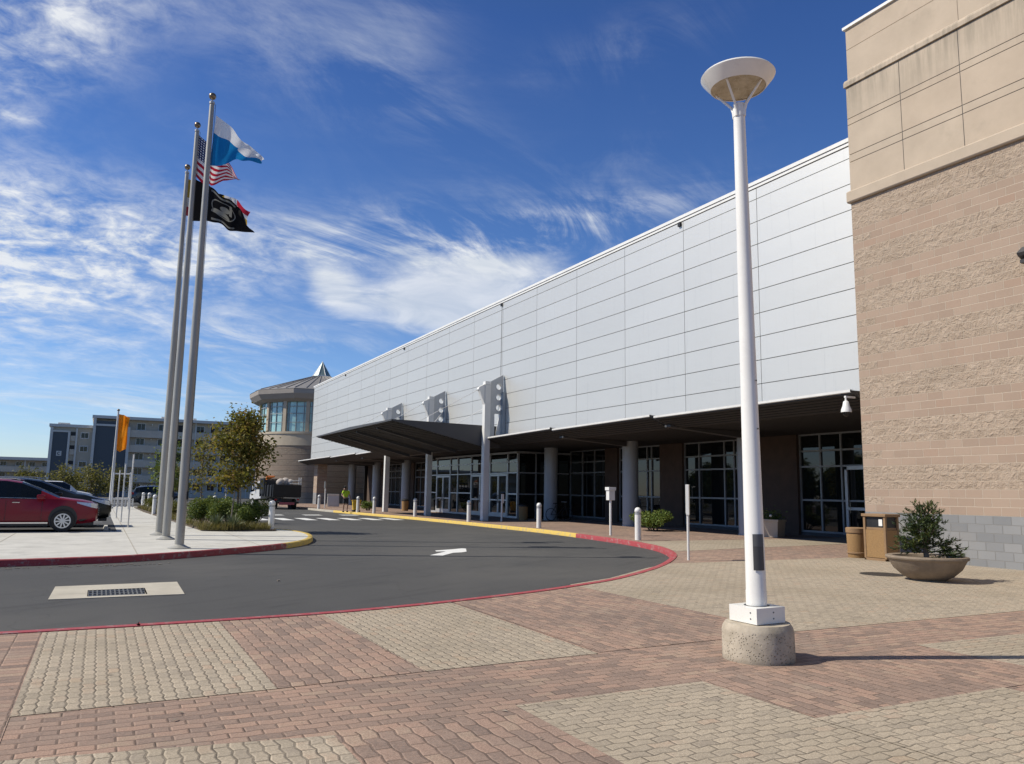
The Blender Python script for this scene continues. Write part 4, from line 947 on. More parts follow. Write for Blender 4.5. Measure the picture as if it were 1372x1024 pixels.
shrub('shrub','bushy green shrub just right of the three flagpoles','shrub',3.75,33.8,.75,.8,1.15,'shrub',4000,.085,.04,G_,13)
shrub('shrub','yellowish green shrub between the flagpoles and the tree','shrub',4.6,36.5,.7,.9,1.1,'shrub_light',3000,.09,.04,G_,14)
shrub('shrub','green shrub at the back of the planting near the blue sign','shrub',5.0,41.,.8,1.2,1.1,'shrub',2600,.11,.04,G_,15)
shrub('shrub','low olive shrub behind the flagpole bases by the path edge','shrub',3.4,42.5,.7,1.6,.85,'yshrub',2600,.10,.04,G_,16)
shrub('shrub','far olive shrub at the end of the concrete path','shrub',3.4,56.,.8,3.,.9,'yshrub',2600,.13,.04,G_,17)
shrub('shrub','dark shrub behind the hedge by the truck side of the island','shrub',5.2,34.8,.5,.9,.95,'shrub',2000,.085,.04,G_,18)
shrub('leafy_shrub','bright leafy shrub at the foot of the round column, behind the kerb bollard','shrub',21.0,27.2,1.1,.95,.9,'shrub_light',6500,.085,0,None,19)
shrub('leafy_shrub','small bush at the foot of the far square column','shrub',17.9,57.6,.6,.6,.75,'shrub_light',1300,.1,0,None,20)
random.seed(31); b=MB()
for i in range(3400):
    x,y=random.uniform(3.2,5.5),29.15+abs(random.gauss(0,.55))
    y+=max(0,(3.9-x))*.5
    if i>2300: x=2.55+abs(random.gauss(0,.3))+max(0,(36-0)*0); y=random.uniform(31,60); x=3.2-(y-31)*.028+abs(random.gauss(0,.25))
    h=random.uniform(.12,.34); a=random.random()*6.28; b.blade((x,y,.04),(x+cos(a)*h*.7,y+sin(a)*h*.7,.04+h),.008 if y<34 else .016,.05,2)
struct(b.build('ground_grass',M['drygrass']),'stuff')
def yucca(lab,x,y,r,h,n,seed):
    random.seed(seed); t=thing('yucca',lab,'yucca',(x,y,.04),'spiky yuccas in the planting'); b=MB()
    for i in range(n):
        a=random.random()*6.28; e=random.uniform(.1,1.)
        b.blade((x,y,.06),(x+cos(a)*r*(.35+.65*e),y+sin(a)*r*(.35+.65*e),.06+h*(1.05-.75*e)*random.uniform(.8,1.1)),.03,.1,3)
    b.build('blades',M['agave'],t)
yucca('spiky yucca in front of the young tree',4.25,29.42,.6,.62,90,41); yucca('spiky yucca left of the young tree, nearer the flagpoles',3.75,29.75,.5,.6,70,42)
def tree(name,lab,x,y,z0,trunk_h,crown,mat,n,ls,seed,r=.06,grp=None,stakes=False,sparse=.5):
    """crown=(rx,ry,zlow,zhigh)"""
    random.seed(seed); rx,ry,zl,zh=crown; t=thing(name,lab,'tree',(x,y,z0),grp)
    tr=MB(); lf=MB(); top=Vector((x+random.gauss(0,.1),y,zl+(zh-zl)*.85))
    tr.path([(x,y,z0),(x+.02,y,z0+trunk_h*.6),(x-.01,y+.02,zl+.3*(zh-zl)),tuple(top)],[r,r*.85,r*.6,r*.2],8)
    pts=[]
    for i in range(34):
        u=random.random(); zz=zl+(zh-zl)*(.02+.98*u); prof=(max(.05,1-abs((u-.38)/.66)**2.2))**.6
        a=random.random()*6.28; q=random.uniform(.45,1.0)
        tip=Vector((x+cos(a)*rx*prof*q,y+sin(a)*ry*prof*q,zz)); st=Vector((x,y,max(z0+trunk_h*.8,zz-rx*.6*q)))
        tr.tube(st,tip,r*.28,r*.07,5); pts.append((st,tip))
    for i in range(n):
        st,tip=random.choice(pts); u=random.uniform(.35,1.08); sp=rx*.17
        p=st.lerp(tip,u)+Vector((random.gauss(0,sp),random.gauss(0,sp),random.gauss(0,sp)))
        lf.leaf(p,ls)
    tr.build('trunk',M['bark'],t); lf.build('crown',M[mat],t)
    if stakes:
        s=MB(); 
        for dx in (-.22,.12): s.tube((x+dx,y-.1,z0),(x+dx*.6,y-.1,z0+1.35),.028,.028,6)
        s.build('stake',M['stake'],t)
    return t
tree('young_tree','young staked tree with bronze-green leaves in the planting island',4.6,31.0,.04,1.3,(1.2,1.15,1.75,4.2),'sycamore',6500,.14,51,.05,None,True)
tree('young_tree','slender sparse young tree seen just right of the flagpoles',4.2,39.5,.04,1.5,(.75,.75,1.5,3.9),'sycamore',700,.14,52,.035)
tree('young_tree','leafy green young tree behind the left flagpole bases',3.6,52,.04,1.3,(1.1,1.2,1.4,4.2),'shrub_light',1700,.17,53,.05)
BG='small trees before the apartment blocks'
for i,(x,y,h,w,lab) in enumerate(((-7.2,104,3.3,1.9,'small olive tree at the far left before the low block'),(-3.4,98,3.6,2.0,'small tree in front of the blue lettered stair tower'),(-.9,101,3.7,2.1,'round green tree before the beige wall of the lettered block'),(1.6,104,3.3,2.,'small tree before the wide blue stair tower'),(8.2,108,4.2,2.4,'dull green tree before the apartment galleries, right of the flagpoles'))):
    tree('small_tree',lab,x,y,-.15,1.2,(w,w,.9,h),'bgtree',1700,.26,60+i,.1,BG)

# ---------------------------------------------------------------- cars
def car(name,lab,mat,x,y,z,sc=1.0,grp=None,hood=1.06,van=False,rot=0.):
    """front bumper at local +x; near side is -y. (x,y) = centre of front bumper line"""
    t=thing(name,lab,'car',(0,0,0),grp)
    W=.94; Lc=4.7
    st=[(0.0,.40,.78,.80),(.05,.34,.88,.88),(.20,.29,.97,.92),(.50,.26,1.035,.935),(.85,.25,hood+.015,.94),(1.15,.24,hood+.055,.94),(1.68,.24,1.375,.94),(2.25,.24,1.605,.94),(2.65,.24,1.665,.94),(3.0,.24,1.685,.94),(3.6,.24,1.66,.94),(4.1,.25,1.60,.935),(4.38,.28,1.50,.92),(4.58,.32,1.12,.90),(4.68,.38,.98,.86),(4.7,.45,.75,.82)]
    if van: st=[(s,a,(min(1.95,c*1.2) if s>1.5 else c),w) for s,a,c,w in st]
    belt=lambda s: 1.03+.05*min(1,s/4)
    body=MB(); gl=MB(); rings=[]
    for s,zb,zt,w in st:
        be=min(belt(s),zt-.05); gh=zt>belt(s)+.12
        wr=w*.76 if gh else w*.93; ro=zt-.05 if gh else max(be+.015,zt-.03)
        rings.append(([(0,zb),(w*.86,zb),(w*.985,zb+.12),(w,.62 if zb<.5 else zb+.2),(w*.975,be),(wr,ro),(wr*.8,zt),(0,zt+.012)],gh))
    def P(i,k,sg):
        s=st[i][0]; yy,zz=rings[i][0][k]; return (-s,sg*yy,zz)
    for i in range(len(st)-1):
        for k in range(7):
            isg=False
            if k==4 and rings[i][1] and rings[i+1][1] and i>=6 and i<12: isg=True
            if k==4 and i in (5,6): isg= i==6
            if k in (5,6) and i in (5,6): isg=True
            if k in (5,6) and i==12: isg=True
            tgt=gl if isg else body
            for sg in (1,-1):
                q=[P(i,k,sg),P(i+1,k,sg),P(i+1,k+1,sg),P(i,k+1,sg)]
                if sg<0: q=q[::-1]
                tgt.add(q,[(0,1,2,3)])
    for i in (0,len(st)-1):
        ring=[P(i,k,1) for k in range(8)]+[P(i,k,-1) for k in range(6,-1,-1)]
        body.add(ring,[tuple(range(len(ring)))])
    bo=body.build('body',M[mat],t)
    bm=bmesh.new(); bm.from_mesh(bo.data); bmesh.ops.remove_doubles(bm,verts=bm.verts,dist=1e-4); bmesh.ops.recalc_face_normals(bm,faces=bm.faces); bm.to_mesh(bo.data); bm.free()
    bo.data.polygons.foreach_set('use_smooth',[True]*len(bo.data.polygons)); bo.data.set_sharp_from_angle(angle=R(38))
    go=gl.build('windows',M['carglass'],t,smooth=30); go.scale=(1.0,1.0,1.0)
    p=MB()   # pillars, roof rails
    for i,wd_ in ((9,.05),(11,.06)):
        for sg in (1,-1):
            a=Vector(P(i,4,sg)); c=Vector(P(i,5,sg)); o_=Vector((0,sg*.006,.003)); d_=Vector((wd_,0,0))
            p.add([a-d_+o_,a+d_+o_,c+d_+o_,c-d_+o_],[(0,1,2,3)])
    p.build('pillar',M['black'],t)
    p=MB()
    for sg in (1,-1): p.path([(-2.3,sg*.66,1.66),(-2.45,sg*.66,1.71),(-3.9,sg*.66,1.70),(-4.05,sg*.66,1.63)],.016,6)
    p.build('roof_rail',M['alu'],t)
    for xw in (-1.0,-3.72):
        for sg in (1,-1):
            yw=sg*.90
            w_=MB(); w_.tube((xw,sg*.60,.43),(xw,sg*.946,.43),.415,.415,30); w_.build('wheel_arch',M['black'],t)
            w_=MB(); vs=[]
            prof=[(.22,-.11),(.33,-.115),(.355,-.09),(.358,.0),(.355,.09),(.33,.115),(.22,.10)]
            n=28
            for r_,o_ in prof:
                for k in range(n): vs.append((xw+r_*cos(2*PI*k/n),yw+sg*o_,.358+r_*sin(2*PI*k/n)))
            w_.add(vs,[(j*n+k,j*n+(k+1)%n,(j+1)*n+(k+1)%n,(j+1)*n+k) for j in range(6) for k in range(n)])
            wh=w_.build('wheel',M['rubber'],t,smooth=40)
            r_=MB(); r_.cur=1; r_.tube((xw,yw-sg*.02,.358),(xw,yw+sg*.05,.358),.225,.225,28); r_.cur=0
            for k in range(28):
                a0,a1=2*PI*k/28,2*PI*(k+1)/28; q=[(xw+rr*cos(a),yw+sg*.108,.358+rr*sin(a)) for rr,a in ((.205,a0),(.205,a1),(.24,a1),(.24,a0))]; r_.add(q,[(0,1,2,3)])
            for k in range(10):
                a=2*PI*k/10+.1; c,s_=cos(a),sin(a); tw=.022
                q=[]
                for yy in (.06,.105):
                    for rr,ww in ((.04,.02),(.215,tw)):
                        for e in (-1,1): q.append((xw+rr*c-e*ww*s_,yw+sg*yy,.358+rr*s_+e*ww*c))
                r_.add(q,[(4,5,7,6),(0,4,6,2),(1,3,7,5),(0,1,5,4),(2,6,7,3)])
            r_.disc((xw,yw+sg*.08,.358),(0,sg,0),.05,14,.03); r_.build('rim',[M['rim'],M['black']],wh)
    for sg in (1,-1):
        b=MB(); b.add([(-.01,sg*.60,.88),(.0,sg*.60,.78),(-.03,sg*.86,.76),(-.20,sg*.935,.80),(-.62,sg*.955,.93),(-.64,sg*.945,.985),(-.22,sg*.915,.945),(-.05,sg*.84,.91)],[(0,1,2,7),(7,2,3,6),(6,3,4,5)]); b.build('headlight',M['lens'],t)
        b=MB(); b.box(-.2,-.09,sg*.80-.05,sg*.80+.05,.44,.62); b.build('fog_lamp',M['chrome'],t,bev=.01)
        b=MB(); b.box(-1.78,-1.55,min(sg*.97,sg*1.16),max(sg*.97,sg*1.16),1.05,1.2); b.build('mirror',M[mat],t,bev=.04)
        b=MB(); b.box(-4.69,-4.5,min(sg*.72,sg*.9),max(sg*.72,sg*.9),.9,1.1); b.build('tail_light',M['redlens'],t,bev=.02)
        b=MB()
        for xx in (-2.35,-3.3): b=MB(); b.box(xx-.1,xx+.1,min(sg*.94,sg*.965),max(sg*.94,sg*.965),.93,.955); b.build('door_handle',M['chrome'] if mat!='black_car' else M['black'],t)
        b=MB(); yy=sg*.952
        b.box(-3.3,-1.42,min(yy,yy-sg*.03),max(yy,yy-sg*.03),.27,.315); b.build('sill_strip',M['chrome'],t)
        b=MB(); b.box(-3.3,-1.42,min(sg*.945,sg*.90),max(sg*.945,sg*.90),.20,.265); b.build('cladding',M['black'],t)
        for xx in (-1.62,-2.62,-3.42): b=MB(); b.box(xx-.004,xx+.004,min(sg*.93,sg*.944),max(sg*.93,sg*.944),.36,1.0); b.build('door_gap',M['black'],t)
        b=MB(); b.path([(-1.55,sg*.905,1.075),(-4.2,sg*.905,1.115)],.012,5); b.build('window_trim',M['chrome'] if mat=='red_car' else M['black'],t)
    for sg in (1,-1):
        b=MB(); b.add([(-.03,sg*.66,.60),(-.03,sg*.66,.36),(-.12,sg*.84,.34),(-.52,sg*.944,.34),(-.52,sg*.950,.40),(-.2,sg*.90,.44),(-.15,sg*.885,.62)],[(0,1,2,3,4,5,6)]); b.build('bumper_trim',M['black'],t)
    b=MB(); b.box(-.12,.025,-.48,.48,.50,.80); b.build('grille',M['black'],t,bev=.03)
    b=MB()
    for k in range(4): b.box(.02,.035,-.45,.45,.53+.07*k,.545+.07*k)
    b.box(-.05,.03,-.7,.7,.35,.40); b.build('grille_bar',M['chrome'],t)
    b=MB(); b.box(-4.5,-.1,-.8,.8,.2,.3); b.build('underbody',M['black'],t)
    t.location=(x,y,z); t.rotation_euler=(0,0,rot); t.scale=(sc,sc,sc); return t
car('parked_car','dark red sport utility car parked nearest, beside the concrete apron','red_car',.0,30.42,0.005,.985,'parked cars')
car('parked_car','black sport utility car parked behind the red one','black_car',.42,33.9,0.005,1.03,'parked cars',1.12)
car('parked_car','white van far beyond the black car, below the small trees','white_car',-.5,76,-.12,1.0,'parked cars',1.1,True)
car('parked_car','dark car far behind the planting, left of the young tree','navy_car',7.2,78,-.12,1.0,'parked cars')
t=thing('wheel_stop','pale wheel stop bar on the asphalt ahead of the red car','wheel stop',(.3,31.2,0))
b=MB(); b.prism([(.22,.005),(.38,.005),(.35,.11),(.25,.11)],30.3,32.1,'y'); b.build('bar',M['concrete'],t)

# ---------------------------------------------------------------- dump truck
def truck(x,y,rot):
    t=thing('dump_truck','black dump truck with a white cab loaded with pale sacks','truck',(0,0,0))
    b=MB(); b.box(-1.12,1.12,.12,3.3,1.0,1.9); b.box(-1.16,1.16,0,.12,.95,1.95)
    for sx in (-1.16,1.16):
        for k in range(5): b.box(sx-.05,sx+.05,.3+.7*k,.38+.7*k,.98,1.95)
    b.build('dump_bed',M['black'],t,bev=.015)
    b=MB()
    for k in range(7): b.box(-1.1+.32*k,-1.02+.32*k,3.3,3.36,1.9,2.4)
    b.box(-1.16,1.16,3.28,3.38,2.38,2.46); b.box(-1.18,-1.1,2.2,3.3,1.2,2.46)
    for k in range(6): b.box(-1.2,-1.1,2.25+.17*k,2.36+.17*k,1.9,2.4)
    b.build('headboard',M['black'],t)
    b=MB(); b.box(-.42,.42,.0,6.3,.62,.86); b.box(-1.0,1.0,.02,.16,.45,.62); b.build('chassis',M['black'],t)
    b=MB(); b.box(-.62,.62,-.06,.03,.36,.56); b.build('rear_bumper',M['pink'],t,bev=.02)
    b=MB(); b.prism([(3.5,.8),(3.5,2.1),(3.7,2.22),(4.5,2.2),(4.95,1.55),(5.1,1.42),(6.2,1.3),(6.35,1.15),(6.4,.7),(5.0,.7)],-1.0,1.0,'x'); cb=b.build('cab',M['white_car'],t,bev=.05)
    b=MB(); b.prism([(3.75,1.55),(3.75,2.08),(4.42,2.06),(4.75,1.55)],-1.012,-1.002,'x'); b.prism([(3.75,1.55),(3.75,2.08),(4.42,2.06),(4.75,1.55)],1.002,1.012,'x'); b.box(-.7,.7,3.488,3.498,1.5,2.0); b.build('window',M['carglass'],cb)
    b=MB()
    for sx in (-1,1): b.box(sx*1.0,sx*1.28,4.85,4.95,1.5,1.95) if sx>0 else b.box(-1.28,-1.0,4.85,4.95,1.5,1.95)
    b.build('mirror',M['white_car'],cb)
    for yy in (1.0,5.5):
        for sx in (-1,1):
            b=MB(); b.tube((sx*.62,yy,.36),(sx*1.02,yy,.36),.48,.48,24); w=b.build('wheel',M['rubber'],t,smooth=40); b=MB(); b.disc((sx*1.0,yy,.36),(sx,0,0),.24,16,.04); b.build('rim',M['white_car'],w)
    for sx in (-1,1):
        b=MB(); b.box(sx*.9-.09,sx*.9+.09,-.07,-.0,.72,.84); b.build('tail_light',M['redlens'],t)
    b=MB()
    for sx in (.95,1.12): b.tube((sx,.05,.9),(sx,.05,2.55),.035)
    for z in (1.6,2.1,2.4): b.tube((.95,.05,z),(1.12,.05,z),.025)
    b.tube((.2,.05,2.28),(1.05,.05,2.28),.03); b.tube((.2,.05,2.05),(1.05,.05,2.05),.03); b.build('tailgate_rack',M['lightgrey'],t)
    t.location=(x,y,RZ); t.rotation_euler=(0,0,rot)
    def W(lx,ly,lz): 
        c,s=cos(rot),sin(rot); return (x+lx*c-ly*s,y+lx*s+ly*c,RZ+lz)
    p=W(.1,.9,1.9); q=thing('sack_load','pale sacks piled on the dump truck bed','sacks',p); b=MB()
    for dx,dy,dz,rr in ((-.35,0,.25,.33),(.05,.1,.3,.36),(.4,-.05,.25,.3),(.1,.6,.28,.34),(-.3,.6,.25,.3)): b.sphere((p[0]+dx,p[1]+dy,p[2]+dz),rr,12,8,.95)
    b.build('sacks',M['sack'],q,smooth=80)
    p=W(-.55,2.6,1.9); q=thing('traffic_cone','orange cone lying on top of the dump truck load','cone',p); b=MB(); b.tube((p[0]-.3,p[1],p[2]+.62),(p[0]+.35,p[1],p[2]+.72),.17,.05,12); b.build('cone',M['orange'],q); b=MB(); b.box(p[0]-.33,p[0]-.29,p[1]-.2,p[1]+.2,p[2]+.42,p[2]+.82); b.build('cone_base',M['orange'],q); b=MB(); b.box(p[0]-.4,p[0]+.4,p[1]-.3,p[1]+.3,p[2],p[2]+.45); b.build('crate',M['black'],q)
truck(13.35,64.6,R(8))

# ---------------------------------------------------------------- worker, bins, bicycle, a-frame
def skin(name,verts,edges,mat,parent,sub=2):
    me=bpy.data.meshes.new(name); off=Vector(ORG[parent.name]); me.from_pydata([Vector(v[:3])-off for v in verts],edges,[]); o=bpy.data.objects.new(name,me); COL.objects.link(o)
    sk=o.modifiers.new('Skin','SKIN'); sk.use_smooth_shade=True
    for i,v in enumerate(verts):
        d=me.skin_vertices[0].data[i]; d.radius=(v[3],v[4] if len(v)>4 else v[3]); d.use_root=(i==0)
    ss=o.modifiers.new('Sub','SUBSURF'); ss.levels=sub; ss.render_levels=sub
    me.materials.append(M[mat]); o.parent=parent; ORG[o.name]=tuple(off); return o
def worker(x,y):
    t=thing('person','person in a yellow-green vest, dark cap and dark shorts walking with a yellow bin','person',(x,y,0))
    f=lambda a,b_,c,*r:(x+a,y+b_,c,*r)
    V=[f(0,0,.92,.15,.12),f(.0,0,1.1,.14,.11),f(-.02,-.02,1.32,.165,.12),f(-.05,-.03,1.47,.06),f(-.09,-.05,1.56,.085,.095),f(-.10,-.05,1.66,.075,.08),
       f(.09,0,.88,.09),f(.16,.02,.5,.06),f(.14,.1,.1,.04),f(.14,.02,.05,.04),f(-.09,0,.88,.09),f(-.14,-.08,.5,.06),f(-.16,-.02,.1,.04),f(-.17,-.12,.05,.04),
       f(.18,-.02,1.38,.06),f(.27,.02,1.12,.045),f(.33,-.06,.92,.035),f(.35,-.1,.84,.03),f(-.2,-.04,1.38,.06),f(-.3,-.08,1.14,.045),f(-.22,-.26,1.02,.035),f(-.19,-.33,.99,.03)]
    E=[(0,1),(1,2),(2,3),(3,4),(4,5),(0,6),(6,7),(7,8),(8,9),(0,10),(10,11),(11,12),(12,13),(2,14),(14,15),(15,16),(16,17),(2,18),(18,19),(19,20),(20,21)]
    skin('body',V,E,'skin',t)
    skin('vest',[f(0,0,.95,.175,.145),f(0,0,1.1,.165,.135),f(-.02,-.02,1.32,.185,.145),f(-.03,-.02,1.42,.11),f(.18,-.02,1.38,.085),f(.24,.0,1.22,.065),f(-.2,-.04,1.38,.085),f(-.26,-.06,1.22,.065)],[(0,1),(1,2),(2,3),(2,4),(4,5),(2,6),(6,7)],'hivis',t)
    skin('shorts',[f(0,0,.95,.17,.14),f(.09,0,.86,.11),f(.155,.02,.52,.085),f(-.09,0,.86,.11),f(-.135,-.08,.52,.085)],[(0,1),(1,2),(0,3),(3,4)],'darkcloth',t)
    skin('cap',[f(-.10,-.05,1.66,.095),f(-.11,-.06,1.72,.07),f(-.15,-.17,1.66,.05,.015)],[(0,1),(0,2)],'cap',t)
    for a,b_ in ((.14,.06),(-.165,-.06)):
        s=MB(); s.box(x+a-.05,x+a+.05,y+b_-.17,y+b_+.1,0,.09); s.build('shoe',M['cap'],t,bev=.03)
    h=MB()
    for hx,hy,hz in ((.35,-.1,.84),(-.19,-.33,.99)):
        for k in range(4): h.path([(x+hx-.03+.02*k,y+hy,hz),(x+hx-.03+.02*k,y+hy-.035,hz-.05),(x+hx-.03+.02*k,y+hy-.02,hz-.085+.006*abs(k-1))],[.011,.01,.008],6)
        h.path([(x+hx+.035,y+hy,hz+.01),(x+hx+.06,y+hy-.02,hz-.04)],[.012,.009],6)
    h.build('fingers',M['skin'],t)
worker(15.0,53.4)
t=thing('wheeled_bin','small yellow bin held at the worker\'s side','bin',(15.75,53.4,0))
b=MB(); b.prism([(15.55,.12),(15.95,.12),(16.02,.75),(15.5,.75)],53.2,53.6,'y'); b.build('tub',M['yellow'],t,bev=.03); b=MB(); b.box(15.46,16.06,53.16,53.64,.75,.82); b.build('rim',M['yellow'],t)
b=MB()
for xx in (15.58,15.92): b.tube((xx,53.2,.08),(xx,53.6,.08),.08,.08,12)
b.build('wheel',M['black'],t)
for x,y,m_,lab in ((20.9,38.7,'brown','brown bin in the shade right of the entrance doors'),(20.6,57,'brown','brown bin in the shade between the far and middle square columns')):
    t=thing('litter_bin',lab,'litter bin',(x,y,0)); b=MB(); b.lathe([(.24,0),(.27,.75)],(x,y),18); b.build('drum',M['agg'],t,smooth=40); b=MB(); b.lathe([(.29,.75),(.29,.82),(.2,.9),(.0,.92)],(x,y),18); b.build('lid',M['black'],t,smooth=40)
t=thing('folding_sign','pale folding sign board standing beyond the worker','sign',(18.0,68,0))
b=MB()
for s_ in (-1,1):
    Mz=Matrix.Translation((18.0,68+s_*.2,.0))@Matrix.Rotation(s_*R(12),4,'X'); b.box(-.5,.5,-.02,.02,.05,1.15,Mz)
b.build('board',M['lightgrey'],t,bev=.01); b=MB(); Mz=Matrix.Translation((18.0,67.8,0))@Matrix.Rotation(R(-12),4,'X'); b.box(-.38,.38,-.026,-.0205,.2,1.02,Mz); b.build('panel',M['white_metal'],t)
def bike(x,y):
    t=thing('bicycle','dark bicycle leaning by the round column in the shade','bicycle',(x,y,0))
    for dx in (-.52,.52):
        b=MB(); n=26
        for k in range(n):
            a0,a1=2*PI*k/n,2*PI*(k+1)/n; b.tube((x+dx,y+.33*cos(a0),.35+.33*sin(a0)),(x+dx,y+.33*cos(a1),.35+.33*sin(a1)),.02,.02,6,False) if False else b.tube((x+dx+.33*cos(a0),y,.35+.33*sin(a0)),(x+dx+.33*cos(a1),y,.35+.33*sin(a1)),.02,.02,6,False)
        for k in range(10):
            a=2*PI*k/10; b.tube((x+dx,y,.35),(x+dx+.32*cos(a),y,.35+.32*sin(a)),.003,.003,4)
        b.build('wheel',M['rubber'],t)
    b=MB(); A=(x-.52,y,.35);B=(x-.12,y,.33);C_=(x-.22,y,.82);D=(x+.38,y,.82);F=(x+.52,y,.35)
    for p,q in ((A,B),(A,C_),(B,C_),(C_,D),(B,D),(D,F),(C_,(x-.24,y,.93)),(D,(x+.35,y,1.02))): b.tube(p,q,.018,.018,6)
    b.build('frame',M['black'],t); b=MB(); b.box(x-.38,x-.12,y-.06,y+.06,.93,.98); b.build('saddle',M['black'],t,bev=.02); b=MB(); b.path([(x+.3,y-.28,1.04),(x+.36,y-.1,1.03),(x+.36,y+.1,1.03),(x+.3,y+.28,1.04)],.014); b.build('handlebar',M['steel'],t)
bike(22.55,37.6)

# ---------------------------------------------------------------- apartment blocks far behind
def win(x,z,w,h,y,parent):
    f=MB(); f.box(x-w/2-.14,x+w/2+.14,y-.06,y+.02,z-h/2-.14,z+h/2+.14); o=f.build('window',M['cond_trim'],parent)
    p=MB(); p.box(x-w/2,x-.03,y-.075,y-.061,z-h/2,z+h/2); p.box(x+.03,x+w/2,y-.075,y-.061,z-h/2,z+h/2); p.build('pane',M['glass'],o)
X0,X1,YF=-1.6,30,140.
t=thing('apartment_block','long grey five-storey apartment block with open galleries and a wide dark blue stair tower','building',(12,141,-.2))
b=MB(); b.box(X0+.2,X1,YF+.9,YF+14,-.2,12.1); b.build('wall',M['cond_shade'],t)
b=MB(); b.box(X0-.3,X1,YF-.4,YF+14.3,12.1,12.55); b.build('roof',M['cond_trim'],t)
b=MB()
for xx,w in ((8.2,.5),(9.0,.5),(12.2,.6),(13.2,.5)): b.box(xx,xx+w,YF+3,YF+3.6,12.55,13.1)
b.build('roof_vent',M['cond_trim'],t)
b=MB(); b.box(-1.35,3.25,YF-.1,YF+1.5,-.2,11.7); st_=b.build('stair_tower',M['cond_blue'],t)
b=MB(); b.box(-1.7,-1.3,YF-.3,YF+1.5,-.2,12.1); b.box(3.2,3.6,YF-.3,YF+1.5,-.2,10.9); b.box(-1.3,3.2,YF-.25,YF+.1,10.9,11.2); n=10
arch=[(-1.3,10.9)]+[(-1.3+4.5*i/n,10.9+.95*sin(PI*i/n)) for i in range(1,n)]+[(3.2,10.9),(2.9,10.9)]+[(2.9-3.9*i/n,10.75+.8*sin(PI*i/n)) for i in range(1,n)]+[(-1.0,10.9)]
b.build('tower_trim',M['cond_trim'],st_)
FZ=[-.2,2.25,4.65,7.05,9.45]
for i,z in enumerate(FZ):
    b=MB(); b.box(3.6,X1,YF-.05,YF+.895,z-.12,z+.1); b.box(3.6,X1,YF-.05,YF+.05,z+.1,z+1.02); b.build('gallery',M['cond_rail'],t)
    for x in (5.2,8.4,14.2,16.4,20.3,23.5):
        win(x,z+1.65,1.1,.95,YF+.88,t)
    b=MB()
    for x in (11.6,18.4): b.box(x-.8,x+.8,YF+.82,YF+.899,z+.1,z+2.2)
    b.build('doorway',M['black'],t)
    b=MB()
    for x in (6.8,12.9,21.9): b.sphere((x,YF+.7,z+2.05),.13,8,6)
    b.build('gallery_lamp',M['white_gloss'],t)
b=MB()
for x in (10.6,13.4,17.4,22.): b.box(x-.07,x+.07,YF-.08,YF+.02,-.2,12.1)
b.build('gallery_post',M['cond_trim'],t)
t=thing('apartment_block','beige apartment block with a dark blue stair tower lettered C','building',(-4.5,142,-.2)); Y2=141.
b=MB(); b.box(-7.4,-1.72,Y2,Y2+14,-.2,10.5); b.build('wall',M['cond_beige'],t)
b=MB(); b.box(-7.7,-1.72,Y2-.4,Y2+14,10.5,10.95); b.box(-6.6,-5.0,Y2+1,Y2+4,10.95,11.25); b.build('roof',M['cond_trim'],t)
b=MB(); b.box(-7.1,-5.05,Y2-.35,Y2-.005,-.2,9.7); st_=b.build('stair_tower',M['cond_blue'],t)
b=MB(); b.box(-7.5,-7.1,Y2-.45,Y2-.005,-.2,10.4); b.box(-5.05,-4.75,Y2-.45,Y2-.005,-.2,9.9); b.box(-7.1,-5.05,Y2-.45,Y2-.005,9.7,9.95); b.box(-4.0,-3.75,Y2-.3,Y2-.005,-.2,10.4); b.build('tower_trim',M['cond_trim'],st_)
b=MB(); b.box(-6.42,-5.72,Y2-.40,Y2-.355,6.0,6.75); sg=b.build('letter_sign',M['cond_trim'],st_)
b=MB(); n=16; ring=[(-6.07+.22*cos(R(45)+R(270)*i/n),6.375+.26*sin(R(45)+R(270)*i/n)) for i in range(n+1)]; inn=[(-6.07+.12*cos(R(45)+R(270)*i/n),6.375+.15*sin(R(45)+R(270)*i/n)) for i in range(n+1)]
for i in range(n): b.prism([ring[i],ring[i+1],inn[i+1],inn[i]],Y2-.43,Y2-.401,'y')
b.build('letter',M['cond_blue'],sg)
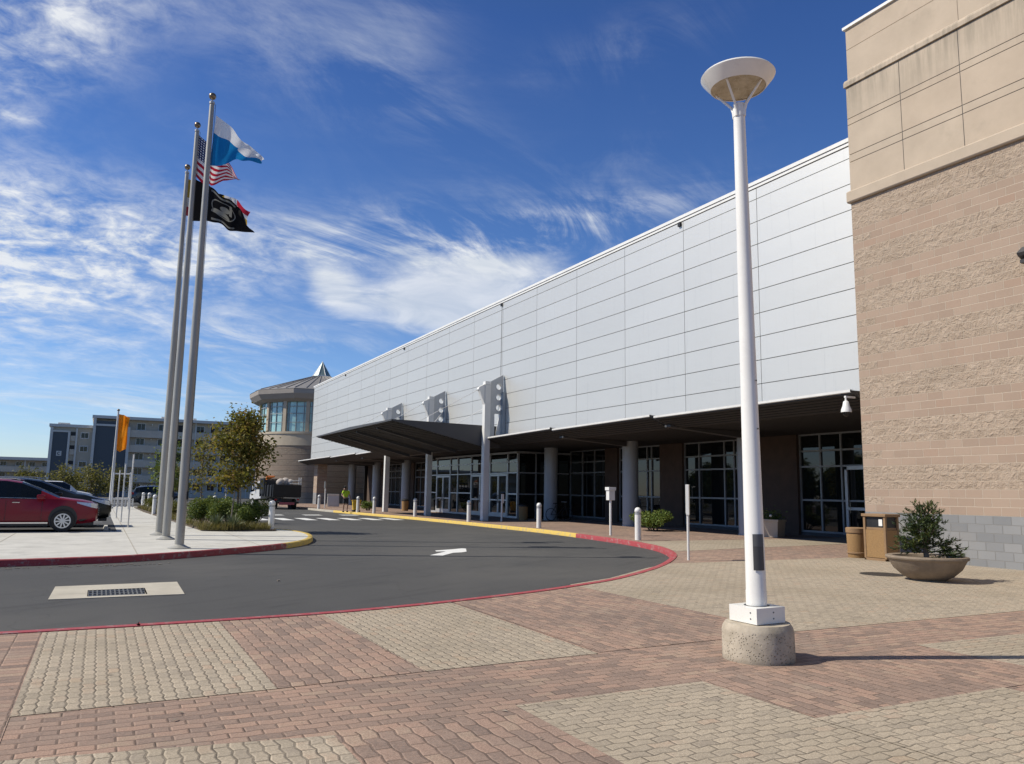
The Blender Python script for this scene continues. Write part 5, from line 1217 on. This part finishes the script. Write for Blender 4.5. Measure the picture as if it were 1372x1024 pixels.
for z in (2.4,4.8,7.2,9.3):
    win(-2.75,z,.95,.75,Y2-.01,t)
    b=MB(); b.box(-4.7,-4.02,Y2-.08,Y2-.004,z-.9,z+.5); s_=b.build('stair_opening',M['black'],t); b=MB(); b.box(-4.7,-4.02,Y2-.2,Y2-.085,z-.95,z-.1); b.build('stair_rail',M['cond_rail'],s_)
t=thing('apartment_block','low grey three-storey gallery block at the far left','building',(-20,182,-.2)); Y3=180.
b=MB(); b.box(-60,-8,Y3+1.4,Y3+12,-.2,6.2); b.build('wall',M['cond_shade'],t)
b=MB(); b.box(-60,-7.8,Y3-.4,Y3+12,6.2,6.75); b.build('roof',M['cond_trim'],t)
for z in (-.2,1.9,4.0):
    b=MB(); b.box(-60,-8,Y3-.05,Y3+1.4,z-.1,z+.1); b.box(-60,-8,Y3-.05,Y3+.05,z+.1,z+.95); b.build('gallery',M['cond_rail'],t)
    for x in (-10,-12.2,-14.4,-17,-19.2,-22,-25): win(x,z+1.5,.9,.7,Y3+1.38,t)
b=MB()
for x in (-9,-13.3,-18,-23): b.box(x-.08,x+.08,Y3-.08,Y3,-.2,6.2)
b.build('gallery_post',M['cond_trim'],t)
t=thing('picket_fence','low pale fence across the end of the parking','fence',(-3,64,0))
b=MB()
for k in range(60): b.box(-12+.24*k,-11.9+.24*k,64,64.03,0,.62)
b.build('pickets',M['cond_trim'],t); b=MB()
for z in (.2,.5): b.box(-12,2.2,64.03,64.07,z,z+.06)
b.build('rail',M['cond_trim'],t)

random.seed(90); b=MB(); b.cur=0
for i in range(46):
    y=-30+3.2*i+random.uniform(-1,1); x=-48+random.uniform(-2,2); h=random.uniform(5,8.5); rr=random.uniform(2.4,3.4)
    b.sphere((x,y,h*.5),rr*.8,10,7,h*.5/(rr*.8))
    for k in range(150):
        d=Vector((random.gauss(0,1),random.gauss(0,1),random.gauss(0,1))).normalized(); b.leaf((x+d.x*rr,y+d.y*rr,max(.2,h*.5+d.z*h*.52)),.8)
struct(b.build('far_wood',M['shrub']),'stuff')
